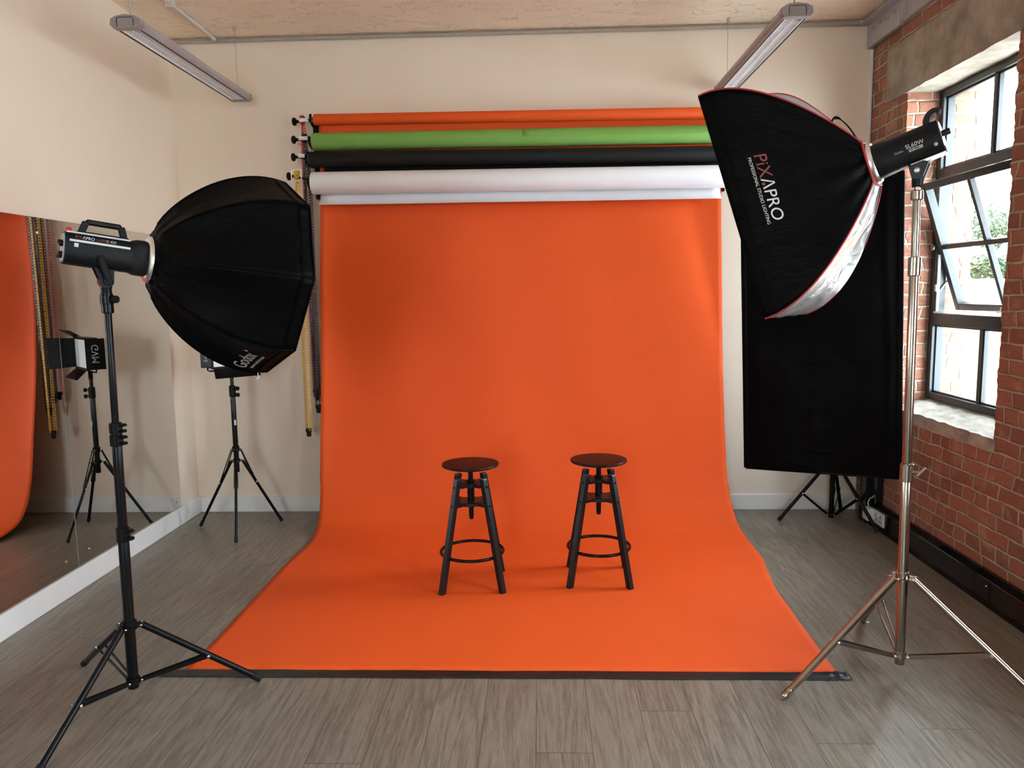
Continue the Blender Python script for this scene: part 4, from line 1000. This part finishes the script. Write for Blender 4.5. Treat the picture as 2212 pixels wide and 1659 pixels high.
def ceiling_lights():
    Z = 2.83; Ln = 1.42
    r = root('pendant_light', (0, 0, Z), 'long grey pendant tube light hanging above the octagonal softbox, by left wall', 'pendant light', 'grey pendant tube lights')
    prof = [(-.074, .014), (-.070, .040), (-.045, .054), (0, .060), (.045, .054), (.070, .040), (.074, .014), (.060, 0), (.043, 0), (.043, .034), (-.043, .034), (-.043, 0), (-.060, 0)]
    org = r.location
    P = lambda x, y, z: V((x, y, z)) + org
    m = MB(); m.loft([[P(x, y, z) for x, z in prof] for y in (.03, Ln - .03)], True); m.build('housing', 'lamp_side', r, smooth=0)
    outl = [(-.0755, .013), (-.0715, .041), (-.045, .0555), (0, .0615), (.045, .0555), (.0715, .041), (.0755, .013), (.061, -.0015), (-.061, -.0015)]
    for y0, y1 in ((0, .045), (Ln - .045, Ln)):
        m = MB(); m.loft([[P(x * .985, y0 + (0 if y0 else 0), z * .985) for x, z in outl]] + [[P(x, lerp(y0, y1, .12), z) for x, z in outl]] + [[P(x, lerp(y0, y1, .88), z) for x, z in outl]] + [[P(x * .985, y1, z * .985) for x, z in outl]], True)
        ec = m.build('end_cap', 'lamp_grey', r, smooth=0)
        yy = -.001 if y0 == 0 else Ln + .001
        g = MB()
        g.tube([P(-.040, yy, .004), P(-.040, yy, .040), P(-.034, yy, .046), P(.034, yy, .046), P(.040, yy, .040), P(.040, yy, .004)], .0016, 6); g.build('cap_groove', 'black_grip', ec)
    m = MB(); m.bb(P(-.042, .05, .028), P(.042, Ln - .05, .033)); m.build('reflector', 'lamp_grey', r, smooth=0)
    m = MB(); m.cyl(P(0, .07, .020), P(0, Ln - .07, .020), .008, None, 14); m.build('tube_lamp', 'lamp_white', r)
    m = MB(); n = 46
    for i in range(n + 1):
        y = lerp(.055, Ln - .055, i / n); m.box(P(0, y, .010), (.084, .0026, .016))
    m.bb(P(-.0015, .05, .003), P(.0015, Ln - .05, .013)); m.bb(P(-.043, .05, .0), P(-.040, Ln - .05, .028)); m.bb(P(.040, .05, .0), P(.043, Ln - .05, .028))
    m.build('louvre', 'louvre', r, smooth=0)
    for e in (-1, 1):
        m = MB(); m.bb(P(e * .0515 - .003, .05, -.0012), P(e * .0515 + .003, Ln - .05, .001)); m.build('rail_groove', 'black_grip', r, smooth=0)
    for y in (.055, Ln - .055):
        c = MB(); c.cyl(P(0, y, .058), P(0, y, H - Z + .0), .0016 if y > 1 else .004, None, 8); c.lathe(P(0, y, .058), (0, 0, 1), [(0, .007), (.010, .005), (.02, .003)], 10); c.lathe(P(0, y, H - Z - .03), (0, 0, 1), [(0, .003), (.012, .009), (.03, .010)], 12)
        c.build('cable', 'pipe_grey', r)
    c = copy_tree(r)
    r.location = (-1.955, 3.71, Z); c.location = (1.232, 3.81, Z)
    c['label'] = 'long grey pendant tube light hanging above the rectangular softbox, toward the window'

# ------------------------------------------------------------------ outside
def outside():
    struct(MB().bb((-60, -80, -6.2), (160, 160, -6)).build('ground_outside', 'outdoor', smooth=0))
    def tree(x, y, z, rad, label, seed):
        r = root('tree', (x, y, -6), label, 'tree', 'trees outside the window')
        q = random.Random(seed); m = MB(); m.tube([(x, y, -6), (x + .2, y, -2), (x, y + .1, z)], [.35, .28, .15], 10); m.build('trunk', 'bark', r)
        m = MB(); 
        for i in range(2200):
            d = V((q.gauss(0, 1), q.gauss(0, 1), q.gauss(0, 1))).normalized() * rad * (q.random() ** .35)
            c = V((x, y, z)) + V((d.x, d.y, d.z * .8)); c += V((noise.noise(c * .8), noise.noise(c * .8 + V((5, 0, 0))), noise.noise(c * .8 + V((0, 7, 0))))) * rad * .45
            s1 = .10 + .12 * q.random(); e1 = V((q.gauss(0, 1), q.gauss(0, 1), q.gauss(0, 1))).normalized(); e2 = e1.orthogonal().normalized()
            m.add([c - e1 * s1, c - e2 * s1 * .6, c + e1 * s1, c + e2 * s1 * .6], [[0, 1, 2, 3]])
        m.build('crown', 'leaf', r, smooth=0)
    tree(19.75, 34, 2.35, .95, 'small round green tree seen through the tilted sash pane', 4)
    tree(23.4, 36.6, 3.1, 1.5, 'broad green tree at the right edge of the tilted sash', 9)
    tree(30, 52, 5.6, 2.0, 'hazy tree rising behind the small round tree outside', 12)
    r = root('outbuilding', (20, 36, -6), 'pale low building with orange lower roof outside the window', 'building')
    MB().bb((11, 29, -6), (30, 32.5, 1.80)).build('wall', 'render_wall', r, smooth=0)
    MB().bb((9, 24.5, -6), (26, 28.9, .75)).build('roof', 'terracotta', r, smooth=0)

# ------------------------------------------------------------------ light and camera
def light():
    w = bpy.data.worlds.new('overcast_sky'); SC.world = w; w.use_nodes = True; nt = w.node_tree; bg = nt.nodes['Background']
    tc = nt.nodes.new('ShaderNodeTexCoord'); sp = nt.nodes.new('ShaderNodeSeparateXYZ'); rp = nt.nodes.new('ShaderNodeValToRGB')
    nt.links.new(tc.outputs['Generated'], sp.inputs[0]); nt.links.new(sp.outputs[2], rp.inputs[0]); nt.links.new(rp.outputs[0], bg.inputs['Color'])
    rp.color_ramp.elements[0].color = (.88, .97, 1.09, 1); rp.color_ramp.elements[1].color = (.84, .95, 1.10, 1)
    bg.inputs['Strength'].default_value = 10.0
def camera():
    cd = bpy.data.cameras.new('camera'); co = bpy.data.objects.new('camera', cd); COL.objects.link(co)
    cd.sensor_width = 36; cd.lens = 36 * 1636.82 / 2212; cd.clip_start = .05; cd.clip_end = 400
    yaw, pitch, roll = -.0380024, -.1198597, -.0150586
    f = V((math.sin(yaw) * math.cos(pitch), math.cos(yaw) * math.cos(pitch), math.sin(pitch)))
    r0 = V((math.cos(yaw), -math.sin(yaw), 0)); u0 = r0.cross(f)
    r1 = r0 * math.cos(roll) + u0 * math.sin(roll); u1 = -r0 * math.sin(roll) + u0 * math.cos(roll)
    m = Matrix((r1, u1, -f)).transposed().to_4x4(); m.translation = V((0, 0, 1.55)); co.matrix_world = m
    SC.camera = co

make_materials()
room(); windows(); added_front_window(); steel_and_pipes(); trunking(); mirrors(); backdrops(); stool(); stands(); octabox(); rectbox(); panel_lamp(); cloth_panel(); ceiling_lights(); outside(); light(); camera()
SC.view_settings.view_transform = 'Standard'; SC.view_settings.look = 'None'; SC.view_settings.gamma = 1; SC.view_settings.use_curve_mapping = False
SC.view_settings.exposure = 1.58
cy = SC.cycles
cy.use_denoising = True; cy.max_bounces = 10; cy.diffuse_bounces = 6; cy.glossy_bounces = 5; cy.transparent_max_bounces = 12; cy.transmission_bounces = 4
cy.caustics_reflective = False; cy.caustics_refractive = False; cy.sample_clamp_indirect = 6
